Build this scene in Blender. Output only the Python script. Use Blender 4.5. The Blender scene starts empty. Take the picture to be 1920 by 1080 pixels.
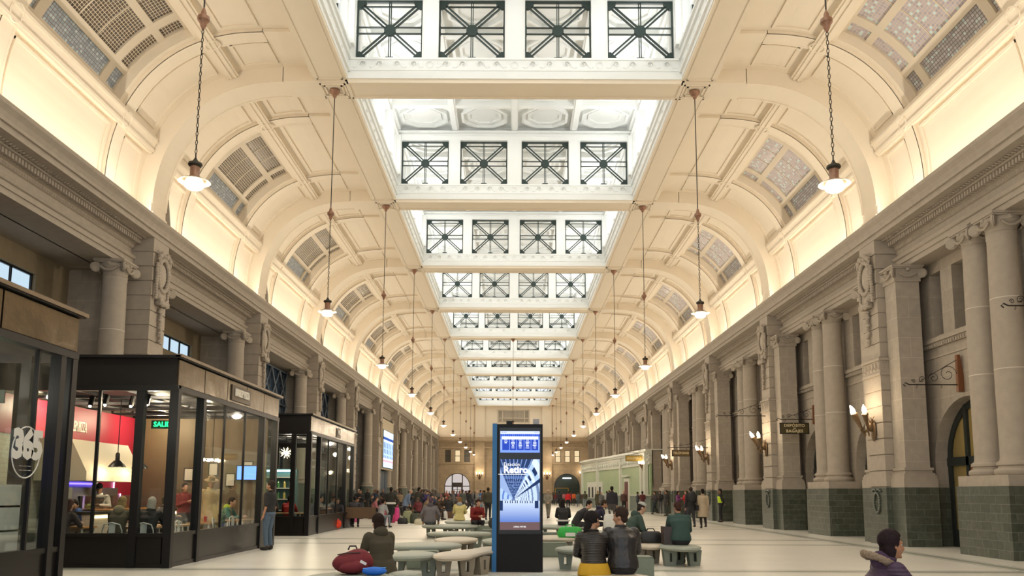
import bpy, math, random
from mathutils import Vector, Matrix, Euler
random.seed(7)
SC = bpy.context.scene
COL = SC.collection
PI = math.pi

# ---------------------------------------------------------------- camera
F_PX, TILT, CXP, CYP, EYE = 1550.0, math.atan(.1323), 963.0, 720.0, 1.5
cam_d = bpy.data.cameras.new('camera'); cam = bpy.data.objects.new('camera', cam_d); COL.objects.link(cam)
cam_d.sensor_width = 36; cam_d.lens = F_PX / 1920 * 36
cam_d.shift_x = (960 - CXP) / 1920; cam_d.shift_y = (CYP - 540) / 1920
cam_d.clip_end = 400
cam.location = (0, 0, EYE)
cam.rotation_euler = (Matrix.Rotation(PI / 2 + TILT, 4, 'X') @ Matrix.Rotation(math.radians(.22), 4, 'Z')).to_euler()
SC.camera = cam
# ---------------------------------------------------------------- world, exposure
SC.view_settings.view_transform = 'Standard'; SC.view_settings.look = 'None'
SC.view_settings.gamma = 1; SC.view_settings.exposure = 0.42
SC.view_settings.use_curve_mapping = False
SC.cycles.max_bounces = 8; SC.cycles.diffuse_bounces = 4; SC.cycles.glossy_bounces = 3
SC.cycles.transparent_max_bounces = 12; SC.cycles.caustics_reflective = False; SC.cycles.caustics_refractive = False
SC.cycles.sample_clamp_indirect = 4
w = bpy.data.worlds.new('dusk_sky'); SC.world = w; w.use_nodes = True
bg = w.node_tree.nodes['Background']; bg.inputs[0].default_value = (.80, .86, .92, 1); bg.inputs[1].default_value = 1.0

# ---------------------------------------------------------------- large lights: cove strips and clerestory tubes
BAY = 11.08
def P(k): return 25.8 + BAY * (k - 1)          # centre of pier k
def MID(k): return P(k) + BAY / 2 + .25         # middle of the bay after pier k
def area(name, loc, rot, sx, sy, power, col):
    l = bpy.data.lights.new(name, 'AREA'); l.shape = 'RECTANGLE'; l.size = sx; l.size_y = sy
    l.energy = power; l.color = col
    o = bpy.data.objects.new(name, l); COL.objects.link(o); o.location = loc; o.rotation_euler = rot
    return o
for k in range(-2, 10):
    m = P(k) + BAY / 2
    for s in (-1, 1):
        o = area('cove_light', (s * 11.45, m, 10.06), (0, PI - s * .45, 0), .12, 9.6, 135, (1, .92, .80))
    for s in (-1, 1):
        area('clerestory_light', (s * 4.9, m, 15.7), (0, PI / 2 * 0 + PI - s * .5, 0), .3, 8.6, 125, (.95, .98, 1))
# added fill shining down from under the closed lantern ceiling
for k in range(-2, 10):
    area('lantern_fill', (0, P(k) + BAY / 2, 18.0), (0, 0, 0), 8.5, 7.5, 125, (1, .97, .92))

# ---------------------------------------------------------------- materials
MATS = {}
def nodes_of(name):
    m = bpy.data.materials.new(name); m.use_nodes = True
    nt = m.node_tree; b = nt.nodes['Principled BSDF']
    return m, nt, b
def mat(name, col, rough=.6, metal=0, noise=0, scale=8, bump=0, spec=.5, coat=0):
    if name in MATS: return MATS[name]
    m, nt, b = nodes_of(name)
    b.inputs['Base Color'].default_value = (*col, 1); b.inputs['Roughness'].default_value = rough
    b.inputs['Metallic'].default_value = metal; b.inputs['Specular IOR Level'].default_value = spec
    b.inputs['Coat Weight'].default_value = coat
    if noise or bump:
        tc = nt.nodes.new('ShaderNodeTexCoord'); n = nt.nodes.new('ShaderNodeTexNoise')
        n.inputs['Scale'].default_value = scale; n.inputs['Detail'].default_value = 5
        nt.links.new(tc.outputs['Object'], n.inputs['Vector'])
        if noise:
            mx = nt.nodes.new('ShaderNodeMix'); mx.data_type = 'RGBA'
            mx.inputs[6].default_value = (*[c * (1 - noise) for c in col], 1)
            mx.inputs[7].default_value = (*[min(1, c * (1 + noise)) for c in col], 1)
            nt.links.new(n.outputs['Fac'], mx.inputs[0]); nt.links.new(mx.outputs[2], b.inputs['Base Color'])
        if bump:
            bp = nt.nodes.new('ShaderNodeBump'); bp.inputs['Strength'].default_value = bump; bp.inputs['Distance'].default_value = .02
            nt.links.new(n.outputs['Fac'], bp.inputs['Height']); nt.links.new(bp.outputs[0], b.inputs['Normal'])
    MATS[name] = m; return m
def emis(name, col, strength=1):
    if name in MATS: return MATS[name]
    m = bpy.data.materials.new(name); m.use_nodes = True; nt = m.node_tree; nt.nodes.clear()
    e = nt.nodes.new('ShaderNodeEmission'); o = nt.nodes.new('ShaderNodeOutputMaterial')
    e.inputs[0].default_value = (*col, 1); e.inputs[1].default_value = strength
    nt.links.new(e.outputs[0], o.inputs[0]); MATS[name] = m; return m
def brickmat(name, c1, c2, mortar, bw, bh, msize=.006, rough=.5, noise=.12, nscale=6, off=.5, floorplane=False, spec=.5, bump=.3):
    """blockwork in world metres; x+y along walls, z up"""
    if name in MATS: return MATS[name]
    m, nt, b = nodes_of(name); N = nt.nodes; L = nt.links
    g = N.new('ShaderNodeNewGeometry'); s = N.new('ShaderNodeSeparateXYZ'); L.new(g.outputs['Position'], s.inputs[0])
    c = N.new('ShaderNodeCombineXYZ')
    if floorplane: L.new(s.outputs[0], c.inputs[0]); L.new(s.outputs[1], c.inputs[1])
    else:
        a = N.new('ShaderNodeMath'); a.operation = 'ADD'; L.new(s.outputs[0], a.inputs[0]); L.new(s.outputs[1], a.inputs[1])
        L.new(a.outputs[0], c.inputs[0]); L.new(s.outputs[2], c.inputs[1])
    br = N.new('ShaderNodeTexBrick'); L.new(c.outputs[0], br.inputs['Vector'])
    br.inputs['Color1'].default_value = (*c1, 1); br.inputs['Color2'].default_value = (*c2, 1); br.inputs['Mortar'].default_value = (*mortar, 1)
    br.inputs['Scale'].default_value = 1; br.inputs['Brick Width'].default_value = bw; br.inputs['Row Height'].default_value = bh
    br.inputs['Mortar Size'].default_value = msize; br.inputs['Mortar Smooth'].default_value = .1; br.offset = off
    n = N.new('ShaderNodeTexNoise'); n.inputs['Scale'].default_value = nscale; n.inputs['Detail'].default_value = 6
    L.new(g.outputs['Position'], n.inputs['Vector'])
    mr = N.new('ShaderNodeMapRange'); mr.inputs[3].default_value = 1 - noise * 2; mr.inputs[4].default_value = 1 + noise * 2
    L.new(n.outputs['Fac'], mr.inputs[0])
    mx = N.new('ShaderNodeVectorMath'); mx.operation = 'SCALE'; L.new(br.outputs['Color'], mx.inputs[0]); L.new(mr.outputs[0], mx.inputs[3])
    L.new(mx.outputs[0], b.inputs['Base Color'])
    b.inputs['Roughness'].default_value = rough; b.inputs['Specular IOR Level'].default_value = spec
    if bump:
        bp = N.new('ShaderNodeBump'); bp.inputs['Strength'].default_value = bump; bp.inputs['Distance'].default_value = .01; bp.invert = True
        L.new(br.outputs['Fac'], bp.inputs['Height']); L.new(bp.outputs[0], b.inputs['Normal'])
    MATS[name] = m; return m
PAINT = mat('vault_cream_paint', (.82, .715, .56), .75, noise=.035, scale=1.2)
WHITE = mat('lantern_white_paint', (.86, .87, .84), .6, noise=.03, scale=2)
STONE = brickmat('limestone_blocks', (.40, .345, .28), (.365, .315, .255), (.52, .46, .38), 1.3, .62, .006, .8, .10, 5)
STONEP = mat('limestone_plain', (.39, .335, .27), .8, noise=.14, scale=5, bump=.25)
GREEN = brickmat('green_tile_dado', (.070, .080, .058), (.10, .11, .085), (.16, .17, .14), .44, .215, .006, .28, .22, 9)
GREENP = mat('green_stone_plain', (.10, .115, .09), .35, noise=.2, scale=10)
def cream_side(): return PAINT

# ---------------------------------------------------------------- mesh helpers
class MB:
    def __init__(s): s.v = []; s.f = []; s.mi = []
    def add(s, vs, fs, mi=0):
        n = len(s.v); s.v += [tuple(v) for v in vs]; s.f += [tuple(i + n for i in f) for f in fs]; s.mi += [mi] * len(fs); return s
    def box(s, x0, x1, y0, y1, z0, z1, mi=0):
        vs = [(x, y, z) for x in (x0, x1) for y in (y0, y1) for z in (z0, z1)]
        return s.add(vs, [(0, 1, 3, 2), (4, 6, 7, 5), (0, 4, 5, 1), (2, 3, 7, 6), (0, 2, 6, 4), (1, 5, 7, 3)], mi)
    def cbox(s, cx, cy, cz, dx, dy, dz, mi=0, rot=None):
        o = MB().box(-dx / 2, dx / 2, -dy / 2, dy / 2, -dz / 2, dz / 2)
        m = Matrix.Translation((cx, cy, cz)) @ (rot.to_matrix().to_4x4() if rot is not None else Matrix())
        return s.add([m @ Vector(v) for v in o.v], o.f, mi)
    def prism(s, poly, axis, a, b, mi=0):
        """poly of 2-tuples extruded along axis 'x','y','z' from a to b"""
        def p(u, v, t): return {'y': (u, t, v), 'x': (t, u, v), 'z': (u, v, t)}[axis]
        n = len(poly); vs = [p(u, v, a) for u, v in poly] + [p(u, v, b) for u, v in poly]
        fs = [(i, (i + 1) % n, n + (i + 1) % n, n + i) for i in range(n)] + [tuple(range(n)), tuple(range(2 * n - 1, n - 1, -1))]
        return s.add(vs, fs, mi)
    def lathe(s, prof, cx=0, cy=0, n=20, mi=0, sx=1, sy=1, cz=0, cap=True):
        vs = []; fs = []; m = len(prof)
        for i in range(n):
            a = 2 * PI * i / n
            for r, z in prof: vs.append((cx + r * math.cos(a) * sx, cy + r * math.sin(a) * sy, cz + z))
        for i in range(n):
            j = (i + 1) % n
            for k in range(m - 1): fs.append((i * m + k, j * m + k, j * m + k + 1, i * m + k + 1))
        if cap:
            fs.append(tuple(i * m for i in range(n))[::-1]); fs.append(tuple(i * m + m - 1 for i in range(n)))
        return s.add(vs, fs, mi)
    def tube(s, pts, r, n=8, mi=0, closed=False):
        pts = [Vector(p) for p in pts]; rs = r if isinstance(r, (list, tuple)) else [r] * len(pts)
        vs = []; fs = []; up = None; N = len(pts)
        for i, p in enumerate(pts):
            if closed: t = pts[(i + 1) % N] - pts[i - 1]
            else: t = pts[min(i + 1, N - 1)] - pts[max(i - 1, 0)]
            if t.length < 1e-9: t = Vector((0, 0, 1))
            t.normalize()
            if up is None: up = Vector((0, 0, 1)) if abs(t.z) < .9 else Vector((1, 0, 0))
            u = t.cross(up)
            if u.length < 1e-6: u = t.cross(Vector((1, 0.3, 0)))
            u.normalize(); v = u.cross(t); up = v
            for k in range(n):
                a = 2 * PI * k / n; vs.append(p + (u * math.cos(a) + v * math.sin(a)) * rs[i])
        M = N if closed else N - 1
        for i in range(M):
            a = i * n; b = ((i + 1) % N) * n
            for k in range(n): fs.append((a + k, a + (k + 1) % n, b + (k + 1) % n, b + k))
        if not closed: fs += [tuple(range(n))[::-1], tuple(range((N - 1) * n, N * n))]
        return s.add(vs, fs, mi)
    def ball(s, c, r, n=8, m=6, mi=0):
        rx, ry, rz = r if isinstance(r, (tuple, list)) else (r, r, r)
        vs = [(c[0], c[1], c[2] - rz)]; fs = []
        for j in range(1, m):
            ph = -PI / 2 + PI * j / m
            for i in range(n):
                a = 2 * PI * i / n; vs.append((c[0] + rx * math.cos(ph) * math.cos(a), c[1] + ry * math.cos(ph) * math.sin(a), c[2] + rz * math.sin(ph)))
        vs.append((c[0], c[1], c[2] + rz)); L = len(vs) - 1
        for i in range(n):
            fs.append((0, 1 + (i + 1) % n, 1 + i)); fs.append((L, 1 + (m - 2) * n + i, 1 + (m - 2) * n + (i + 1) % n))
            for j in range(m - 2):
                a = 1 + j * n; fs.append((a + i, a + (i + 1) % n, a + n + (i + 1) % n, a + n + i))
        return s.add(vs, fs, mi)
    def xf(s, M):
        s.v = [tuple(M @ Vector(v)) for v in s.v]; return s
    def join(s, o, M=None, mi=None):
        vs = o.v if M is None else [M @ Vector(v) for v in o.v]
        n = len(s.v); s.v += [tuple(v) for v in vs]; s.f += [tuple(i + n for i in f) for f in o.f]
        s.mi += o.mi if mi is None else [mi] * len(o.f); return s
    def mesh(s, name, mats, smooth=False):
        me = bpy.data.meshes.new(name); me.from_pydata(s.v, [], s.f); me.update()
        for m in (mats if isinstance(mats, (list, tuple)) else [mats]): me.materials.append(m)
        if len(me.materials) > 1: me.polygons.foreach_set('material_index', s.mi)
        bm_fix(me)
        if smooth:
            me.polygons.foreach_set('use_smooth', [True] * len(me.polygons))
            if smooth != 'all': me.set_sharp_from_angle(angle=math.radians(38))
        return me
    def build(s, name, mats, parent=None, loc=None, smooth=False, rot=None):
        return link(name, s.mesh(name, mats, smooth), parent, loc, rot)
def bm_fix(me):
    import bmesh
    bm = bmesh.new(); bm.from_mesh(me); bmesh.ops.recalc_face_normals(bm, faces=bm.faces); bm.to_mesh(me); bm.free()
def link(name, me, parent=None, loc=None, rot=None):
    o = bpy.data.objects.new(name, me); COL.objects.link(o)
    if parent is not None: o.parent = parent
    if loc is not None: o.location = loc
    if rot is not None: o.rotation_euler = rot
    return o
def tag(o, label=None, cat=None, group=None, kind=None):
    if label: o['label'] = label
    if cat: o['category'] = cat
    if group: o['group'] = group
    if kind: o['kind'] = kind
    return o
def empty(name, loc=(0, 0, 0), rz=0):
    o = bpy.data.objects.new(name, None); COL.objects.link(o); o.location = loc; o.rotation_euler = (0, 0, rz)
    o.empty_display_size = .2; return o
def thing(name, label, cat, loc=(0, 0, 0), rz=0, group=None): return tag(empty(name, loc, rz), label, cat, group)
def struct(o): o['kind'] = 'structure'; return o
def clone(root, loc=None, rz=None, label=None, group=None):
    def cp(o, parent):
        c = o.copy(); COL.objects.link(c); c.parent = parent
        for ch in list(o.children): cp(ch, c)
        return c
    r = cp(root, None)
    if loc is not None: r.location = loc
    if rz is not None: r.rotation_euler = (0, 0, rz)
    if label: r['label'] = label
    if group: r['group'] = group
    return r
ORD = ['nearest', 'second nearest', 'third nearest', 'fourth nearest', 'fifth nearest', 'sixth nearest', 'seventh nearest', 'eighth nearest',
       'ninth nearest', 'tenth nearest', 'eleventh nearest', 'twelfth nearest', 'thirteenth nearest']
NTH = ['first', 'second', 'third', 'fourth', 'fifth', 'sixth', 'seventh', 'eighth', 'ninth', 'tenth', 'eleventh', 'twelfth']
# real-size helpers: a point of the photograph on the floor (or height z), or at depth y
_S, _C = math.sin(TILT), math.cos(TILT)
def onfloor(px, py, z=0.0):
    k = (CYP - py) / F_PX; H = z - EYE; D = H * (_C - k * _S) / (k * _C + _S); zz = D * _C + H * _S
    return (px - CXP) * zz / F_PX, D
def atdepth(px, py, D):
    k = (CYP - py) / F_PX; H = D * (k * _C + _S) / (_C - k * _S); zz = D * _C + H * _S
    return (px - CXP) * zz / F_PX, H + EYE
def text_mb(s, size, depth=.01, align='CENTER', bold=0.0, spacing=1.0):
    """letters as an MB in the xz plane facing -y, centred on the origin"""
    c = bpy.data.curves.new('t', 'FONT'); c.body = s; c.size = size; c.align_x = align; c.align_y = 'CENTER'
    c.extrude = depth / 2; c.offset = bold; c.space_character = spacing; c.resolution_u = 2
    o = bpy.data.objects.new('t', c); COL.objects.link(o)
    dg = bpy.context.evaluated_depsgraph_get(); me = bpy.data.meshes.new_from_object(o.evaluated_get(dg))
    mb = MB(); mb.add([(v.co.x, -v.co.z, v.co.y) for v in me.vertices], [tuple(p.vertices) for p in me.polygons])
    bpy.data.objects.remove(o); bpy.data.curves.remove(c); bpy.data.meshes.remove(me)
    return mb
# rotation so that text faces: 'cam' (-y), 'hall_from_left' (+x), 'hall_from_right' (-x)
FACE = {'cam': 0, 'px': PI / 2, 'nx': -PI / 2}
# ================================================================ SETTING
Y0, Y1 = P(-2), 126.2
# ---- floor
def floor_material():
    m, nt, b = nodes_of('terrazzo_floor'); N = nt.nodes; L = nt.links
    g = N.new('ShaderNodeNewGeometry'); s = N.new('ShaderNodeSeparateXYZ'); L.new(g.outputs['Position'], s.inputs[0])
    def M(op, a, bb=None, c=None):
        n = N.new('ShaderNodeMath'); n.operation = op
        for i, x in enumerate((a, bb, c)):
            if x is None: continue
            if isinstance(x, (int, float)): n.inputs[i].default_value = x
            else: L.new(x, n.inputs[i])
        return n.outputs[0]
    ax = M('ABSOLUTE', s.outputs[0])
    def band(v, c, hw):
        d = M('ABSOLUTE', M('SUBTRACT', v, c)); return M('LESS_THAN', d, hw)
    # periodic coordinate across the bays
    yb = M('SUBTRACT', M('MODULO', M('ADD', s.outputs[1], 200 - P(1) + BAY / 2), BAY), (200 % BAY) * 0 + BAY / 2)
    per = M('SUBTRACT', M('MODULO', M('ADD', s.outputs[1], BAY * 20 - P(1) + BAY / 2), BAY), BAY / 2)
    g1 = M('MAXIMUM', band(ax, 10.35, .16), band(ax, 9.05, .0))
    thin = M('MAXIMUM', band(ax, 10.62, .025), band(ax, 10.08, .025))
    cross = M('MULTIPLY', M('MAXIMUM', band(per, 1.85, .16), band(per, -.65, .16)), M('LESS_THAN', ax, 10.2))
    cthin = M('MULTIPLY', M('MAXIMUM', M('MAXIMUM', band(per, 2.15, .025), band(per, 1.55, .025)), M('MAXIMUM', band(per, -.95, .025), band(per, -.35, .025))), M('LESS_THAN', ax, 10.2))
    fac = M('MAXIMUM', M('MAXIMUM', g1, cross), M('MULTIPLY', M('MAXIMUM', thin, cthin), 1.0))
    n = N.new('ShaderNodeTexNoise'); n.inputs['Scale'].default_value = .9; n.inputs['Detail'].default_value = 7
    L.new(g.outputs['Position'], n.inputs['Vector'])
    v = N.new('ShaderNodeTexVoronoi'); v.inputs['Scale'].default_value = 70; L.new(g.outputs['Position'], v.inputs['Vector'])
    mx = N.new('ShaderNodeMix'); mx.data_type = 'RGBA'; mx.inputs[6].default_value = (.66, .635, .56, 1); mx.inputs[7].default_value = (.78, .755, .68, 1)
    L.new(n.outputs['Fac'], mx.inputs[0])
    m2 = N.new('ShaderNodeMix'); m2.data_type = 'RGBA'; m2.inputs[0].default_value = .08; L.new(mx.outputs[2], m2.inputs[6]); L.new(v.outputs['Color'], m2.inputs[7])
    m3 = N.new('ShaderNodeMix'); m3.data_type = 'RGBA'; m3.inputs[7].default_value = (.27, .29, .24, 1)
    L.new(M('MULTIPLY', fac, .9), m3.inputs[0]); L.new(m2.outputs[2], m3.inputs[6])
    # slab joints
    br = N.new('ShaderNodeTexBrick'); L.new(g.outputs['Position'], br.inputs['Vector']); br.inputs['Scale'].default_value = 1
    br.inputs['Brick Width'].default_value = 1.2; br.inputs['Row Height'].default_value = 1.2; br.inputs['Mortar Size'].default_value = .004; br.offset = 0
    m4 = N.new('ShaderNodeMix'); m4.data_type = 'RGBA'; m4.inputs[7].default_value = (.42, .39, .33, 1)
    L.new(M('MULTIPLY', br.outputs['Fac'], .55), m4.inputs[0]); L.new(m3.outputs[2], m4.inputs[6])
    L.new(m4.outputs[2], b.inputs['Base Color'])
    b.inputs['Roughness'].default_value = .34; b.inputs['Specular IOR Level'].default_value = .45
    return m
MB().box(-22, 14.5, Y0, Y1 + 1, -.2, 0).build('floor', floor_material())['kind'] = 'structure'

# ---- vault
def prof(t, o=0.0):
    """t in degrees from the springing (0) to the flat (90); o = how far it stands proud"""
    a = math.radians(t); n = 2 / 2.25
    return 7.5 + (4.5 - o) * max(math.cos(a), 0) ** n, 10.3 + (4.88 - o) * max(math.sin(a), 0) ** n
def arc_slab(mb, side, t0, t1, o0, o1, ya, yb, n=None, mi=0):
    n = n or max(2, int(abs(t1 - t0) / 4))
    ts = [t0 + (t1 - t0) * i / n for i in range(n + 1)]
    for i in range(n):
        a, b = prof(ts[i], o0), prof(ts[i + 1], o0); c, d = prof(ts[i + 1], o1), prof(ts[i], o1)
        vs = []
        for y in (ya, yb):
            vs += [(side * a[0], y, a[1]), (side * b[0], y, b[1]), (side * c[0], y, c[1]), (side * d[0], y, d[1])]
        fs = [(0, 4, 5, 1), (3, 2, 6, 7), (0, 1, 2, 3), (4, 7, 6, 5)]
        if i == 0: fs.append((0, 3, 7, 4))
        if i == n - 1: fs.append((1, 5, 6, 2))
        mb.add(vs, fs, mi)
    return mb
TW0, TW1, HW = 28.5, 66.5, 2.3           # window opening of each bay
def vault_bay(k, side):
    m, ya, yb = MID(k), P(k), P(k + 1)
    mb = MB()
    # shell 0.35 thick, cut for the window
    arc_slab(mb, side, 0, TW0, 0, -.4, ya, yb)
    arc_slab(mb, side, TW1, 90, 0, -.4, ya, yb)
    arc_slab(mb, side, TW0, TW1, 0, -.4, ya, m - HW); arc_slab(mb, side, TW0, TW1, 0, -.4, m + HW, yb)
    X0, X1 = (11.98, 12.4)
    mb.box(min(side * X0, side * X1), max(side * X0, side * X1), ya, yb, 9.4, 10.3)      # upright below the springing
    mb.box(min(side * 5.7, side * 7.52), max(side * 5.7, side * 7.52), ya, yb, 15.185, 15.5)
    # lower and upper longitudinal bands with a sunk line
    for t0, t1, h in ((21.0, 27.8, .17), (68.5, 73.5, .16)):
        arc_slab(mb, side, t0, t1, 0, h, ya + .6, yb - .6, 2)
        arc_slab(mb, side, t0 + 1.0, t0 + 2.0, h, h + .03, ya + .6, yb - .6, 1)
        arc_slab(mb, side, t1 - 2.0, t1 - 1.0, h, h + .03, ya + .6, yb - .6, 1)
    # minor ribs
    for yy in (m - 2.75, m + 2.75):
        arc_slab(mb, side, 0, 90, 0, .12, yy - .27, yy + .27)
        for e in (-.27, .19): arc_slab(mb, side, 0, 90, .10, .125, yy + e, yy + e + .08)
        xa, xb = sorted((side * 6.5, side * 7.52)); mb.box(xa, xb, yy - .27, yy + .27, 15.08, 15.18)
        for t in (24.4, 71.3):
            x, z = prof(t, .18 if t < 50 else .17); a = math.atan2(prof(t + 1)[1] - prof(t - 1)[1], prof(t + 1)[0] - prof(t - 1)[0])
            ring = [(math.cos(q) * .22, math.sin(q) * .22) for q in [2 * PI * i / 18 for i in range(18)]]
            mb.tube([(side * (x + math.cos(a) * v), yy + u, z + math.sin(a) * v) for u, v in ring], .03, 6, closed=True)
    # panel mouldings around each coffer
    def frame(t0, t1, y0, y1, w=.07, h=.045):
        dt = w / 4.6 * 57.3
        arc_slab(mb, side, t0, t0 + dt, 0, h, y0, y1, 1); arc_slab(mb, side, t1 - dt, t1, 0, h, y0, y1, 1)
        arc_slab(mb, side, t0, t1, 0, h, y0, y0 + w); arc_slab(mb, side, t0, t1, 0, h, y1 - w, y1)
    for y0, y1 in ((ya + .85, m - 3.2), (m - 2.3, m + 2.3), (m + 3.2, yb - .85)):
        frame(-2 if False else 0, 19.5, y0, y1)
        frame(76.5, 89.5, y0, y1)
        if y1 - y0 < 4: frame(30, 66, y0, y1)
    # window reveal lining and outer mullions
    o = struct(mb.build('ceiling', PAINT))
    return o
def vault_glass_mat(name, cols, seed, mullion, rough=.25):
    m, nt, b = nodes_of(name); N = nt.nodes; L = nt.links
    uv = N.new('ShaderNodeUVMap')
    br = N.new('ShaderNodeTexBrick'); L.new(uv.outputs[0], br.inputs['Vector']); br.offset = 0
    br.inputs['Scale'].default_value = 1; br.inputs['Brick Width'].default_value = .112; br.inputs['Row Height'].default_value = .092
    br.inputs['Mortar Size'].default_value = .0085; br.inputs['Mortar Smooth'].default_value = 0
    br.inputs['Mortar'].default_value = (*mullion, 1)
    br.inputs['Color1'].default_value = (*cols[0], 1); br.inputs['Color2'].default_value = (*cols[1], 1)
    # random tint per tile
    s = N.new('ShaderNodeVectorMath'); s.operation = 'DIVIDE'; s.inputs[1].default_value = (.112, .092, 1); L.new(uv.outputs[0], s.inputs[0])
    fl = N.new('ShaderNodeVectorMath'); fl.operation = 'FLOOR'; L.new(s.outputs[0], fl.inputs[0])
    wn = N.new('ShaderNodeTexWhiteNoise'); wn.noise_dimensions = '2D'; L.new(fl.outputs[0], wn.inputs['Vector'])
    rp = N.new('ShaderNodeValToRGB'); rp.color_ramp.interpolation = 'CONSTANT'
    rp.color_ramp.elements[0].color = (*cols[0], 1); rp.color_ramp.elements[1].position = .55; rp.color_ramp.elements[1].color = (*cols[1], 1)
    e = rp.color_ramp.elements.new(.86); e.color = (*cols[2], 1)
    L.new(wn.outputs['Value'], rp.inputs[0])
    mx = N.new('ShaderNodeMix'); mx.data_type = 'RGBA'; L.new(br.outputs['Fac'], mx.inputs[0]); L.new(rp.outputs[0], mx.inputs[6]); mx.inputs[7].default_value = (*mullion, 1)
    L.new(mx.outputs[2], b.inputs['Base Color'])
    mr = N.new('ShaderNodeMapRange'); mr.inputs[3].default_value = rough; mr.inputs[4].default_value = .8; L.new(br.outputs['Fac'], mr.inputs[0])
    L.new(mr.outputs[0], b.inputs['Roughness'])
    bp = N.new('ShaderNodeBump'); bp.inputs['Strength'].default_value = .6; bp.inputs['Distance'].default_value = .02
    L.new(br.outputs['Fac'], bp.inputs['Height']); L.new(bp.outputs[0], b.inputs['Normal'])
    return m
GL_L = vault_glass_mat('dusk_painted_tiles', [(.10, .075, .05), (.13, .10, .075), (.08, .07, .06)], 1, (.66, .57, .44))  # dusk outside the left panes, painted into the tile colour
GL_LB = vault_glass_mat('sky_painted_tiles', [(.42, .50, .58), (.34, .42, .50), (.55, .66, .72)], 2, (.25, .2, .17))  # sky light in the lower left panes, put into the tile colour
GL_R = vault_glass_mat('lilac_reflection_painted_tiles', [(.50, .45, .48), (.42, .38, .42), (.58, .74, .74)], 3, (.62, .52, .42))  # pale reflections on the right panes, painted as tile colour
GL_RB = vault_glass_mat('grey_reflection_painted_tiles', [(.40, .38, .38), (.50, .47, .48), (.55, .64, .64)], 4, (.16, .13, .11))  # lower right row, reflections painted into a greyer tile colour
TAN = mat('window_frame_paint', (.66, .57, .44), .6)
def glass_panel(side, t0, t1, y0, y1, o):
    mb = MB(); n = max(2, int((t1 - t0) / 2)); uvs = []
    s = 0
    for i in range(n):
        ta, tb = t0 + (t1 - t0) * i / n, t0 + (t1 - t0) * (i + 1) / n
        a, b = prof(ta, o), prof(tb, o); ds = math.hypot(a[0] - b[0], a[1] - b[1])
        mb.add([(side * a[0], y0, a[1]), (side * a[0], y1, a[1]), (side * b[0], y1, b[1]), (side * b[0], y0, b[1])], [(0, 1, 2, 3)])
        uvs.append((s, s + ds)); s += ds
    return mb, uvs
def vault_window(k, side, num):
    m = MID(k); o = -.34
    w = struct(tag(empty('window_%d' % num, (side * 11.4, m, 13.5))))
    fr = MB(); cuts_y = [(-2.25, -1.78), (-1.45, 1.45), (1.78, 2.25)]; cuts_t = [(30.3, 36.8), (39.6, 54.1), (57.0, 64.9)]
    # frame bars
    for a, b in ((-HW, -2.25), (-1.78, -1.45), (1.45, 1.78), (2.25, HW)): arc_slab(fr, side, TW0, TW1, -.40, -.28, m + a, m + b)
    for a, b in ((TW0, 30.3), (36.8, 39.6), (54.1, 57.0), (64.9, TW1)): arc_slab(fr, side, a, b, -.40, -.279, m - HW, m + HW, 2)
    for yy in (-.5, .47): arc_slab(fr, side, 39.6, 64.9, -.35, -.325, m + yy, m + yy + .03)
    f = fr.build('frame', TAN, w); f.matrix_parent_inverse = w.matrix_world.inverted(); f.location = -Vector(w.location); 
    f.matrix_parent_inverse = Matrix()
    for j, (t0, t1) in enumerate(cuts_t):
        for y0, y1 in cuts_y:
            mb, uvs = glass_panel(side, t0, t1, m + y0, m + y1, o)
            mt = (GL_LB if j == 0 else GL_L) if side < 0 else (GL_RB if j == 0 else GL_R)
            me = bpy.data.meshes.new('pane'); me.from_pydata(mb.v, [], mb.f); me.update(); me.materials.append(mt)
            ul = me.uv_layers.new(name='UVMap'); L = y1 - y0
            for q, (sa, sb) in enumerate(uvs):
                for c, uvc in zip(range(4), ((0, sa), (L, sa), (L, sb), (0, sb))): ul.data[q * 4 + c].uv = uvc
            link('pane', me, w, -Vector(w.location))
wn_ = 1
for k in range(-2, 10):
    for side in (-1, 1):
        vault_bay(k, side)
        if k >= 0: vault_window(k, side, wn_); wn_ += 1
# outer skin so no sky shows round the windows
for side in (-1, 1):
    mb = MB(); arc_slab(mb, side, 20, 75, -.9, -1.0, Y0, Y1, 12); struct(mb.build('ceiling', mat('roof_outside', (.25, .24, .23), .9)))

# ---- transverse arches with their beams (one thing each side joined by the beam)
def arch(k):
    mb = MB(); ya, yb = P(k) - .55, P(k) + .55
    for s in (-1, 1):
        arc_slab(mb, s, 0, 90, 0, .48, ya, yb, 30)
        xa, xb = sorted((s * 11.45, s * 12.0)); mb.box(xa, xb, ya, yb, 9.6, 10.32)
        xa, xb = sorted((s * 5.42, s * 7.52)); mb.box(xa, xb, ya, yb, 14.70, 15.2)
        # edge fillets on the soffit
        for y_ in (ya, yb - .08): arc_slab(mb, s, 3, 90, .48, .51, y_, y_ + .08, 24)
    # cross beam below the skylight wall
    mb.box(-5.5, 5.5, ya, yb, 14.70, 15.05)
    for y_ in (ya, yb - .1): mb.box(-5.45, 5.45, y_, y_ + .1, 14.66, 14.70)
    for x_ in (-5.5, 5.4): mb.box(x_, x_ + .1, ya, yb, 14.66, 14.70)
    o = mb.build('trim_%d' % (k + 3), PAINT); struct(o); return o
for k in range(-2, 11): arch(k)

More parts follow.
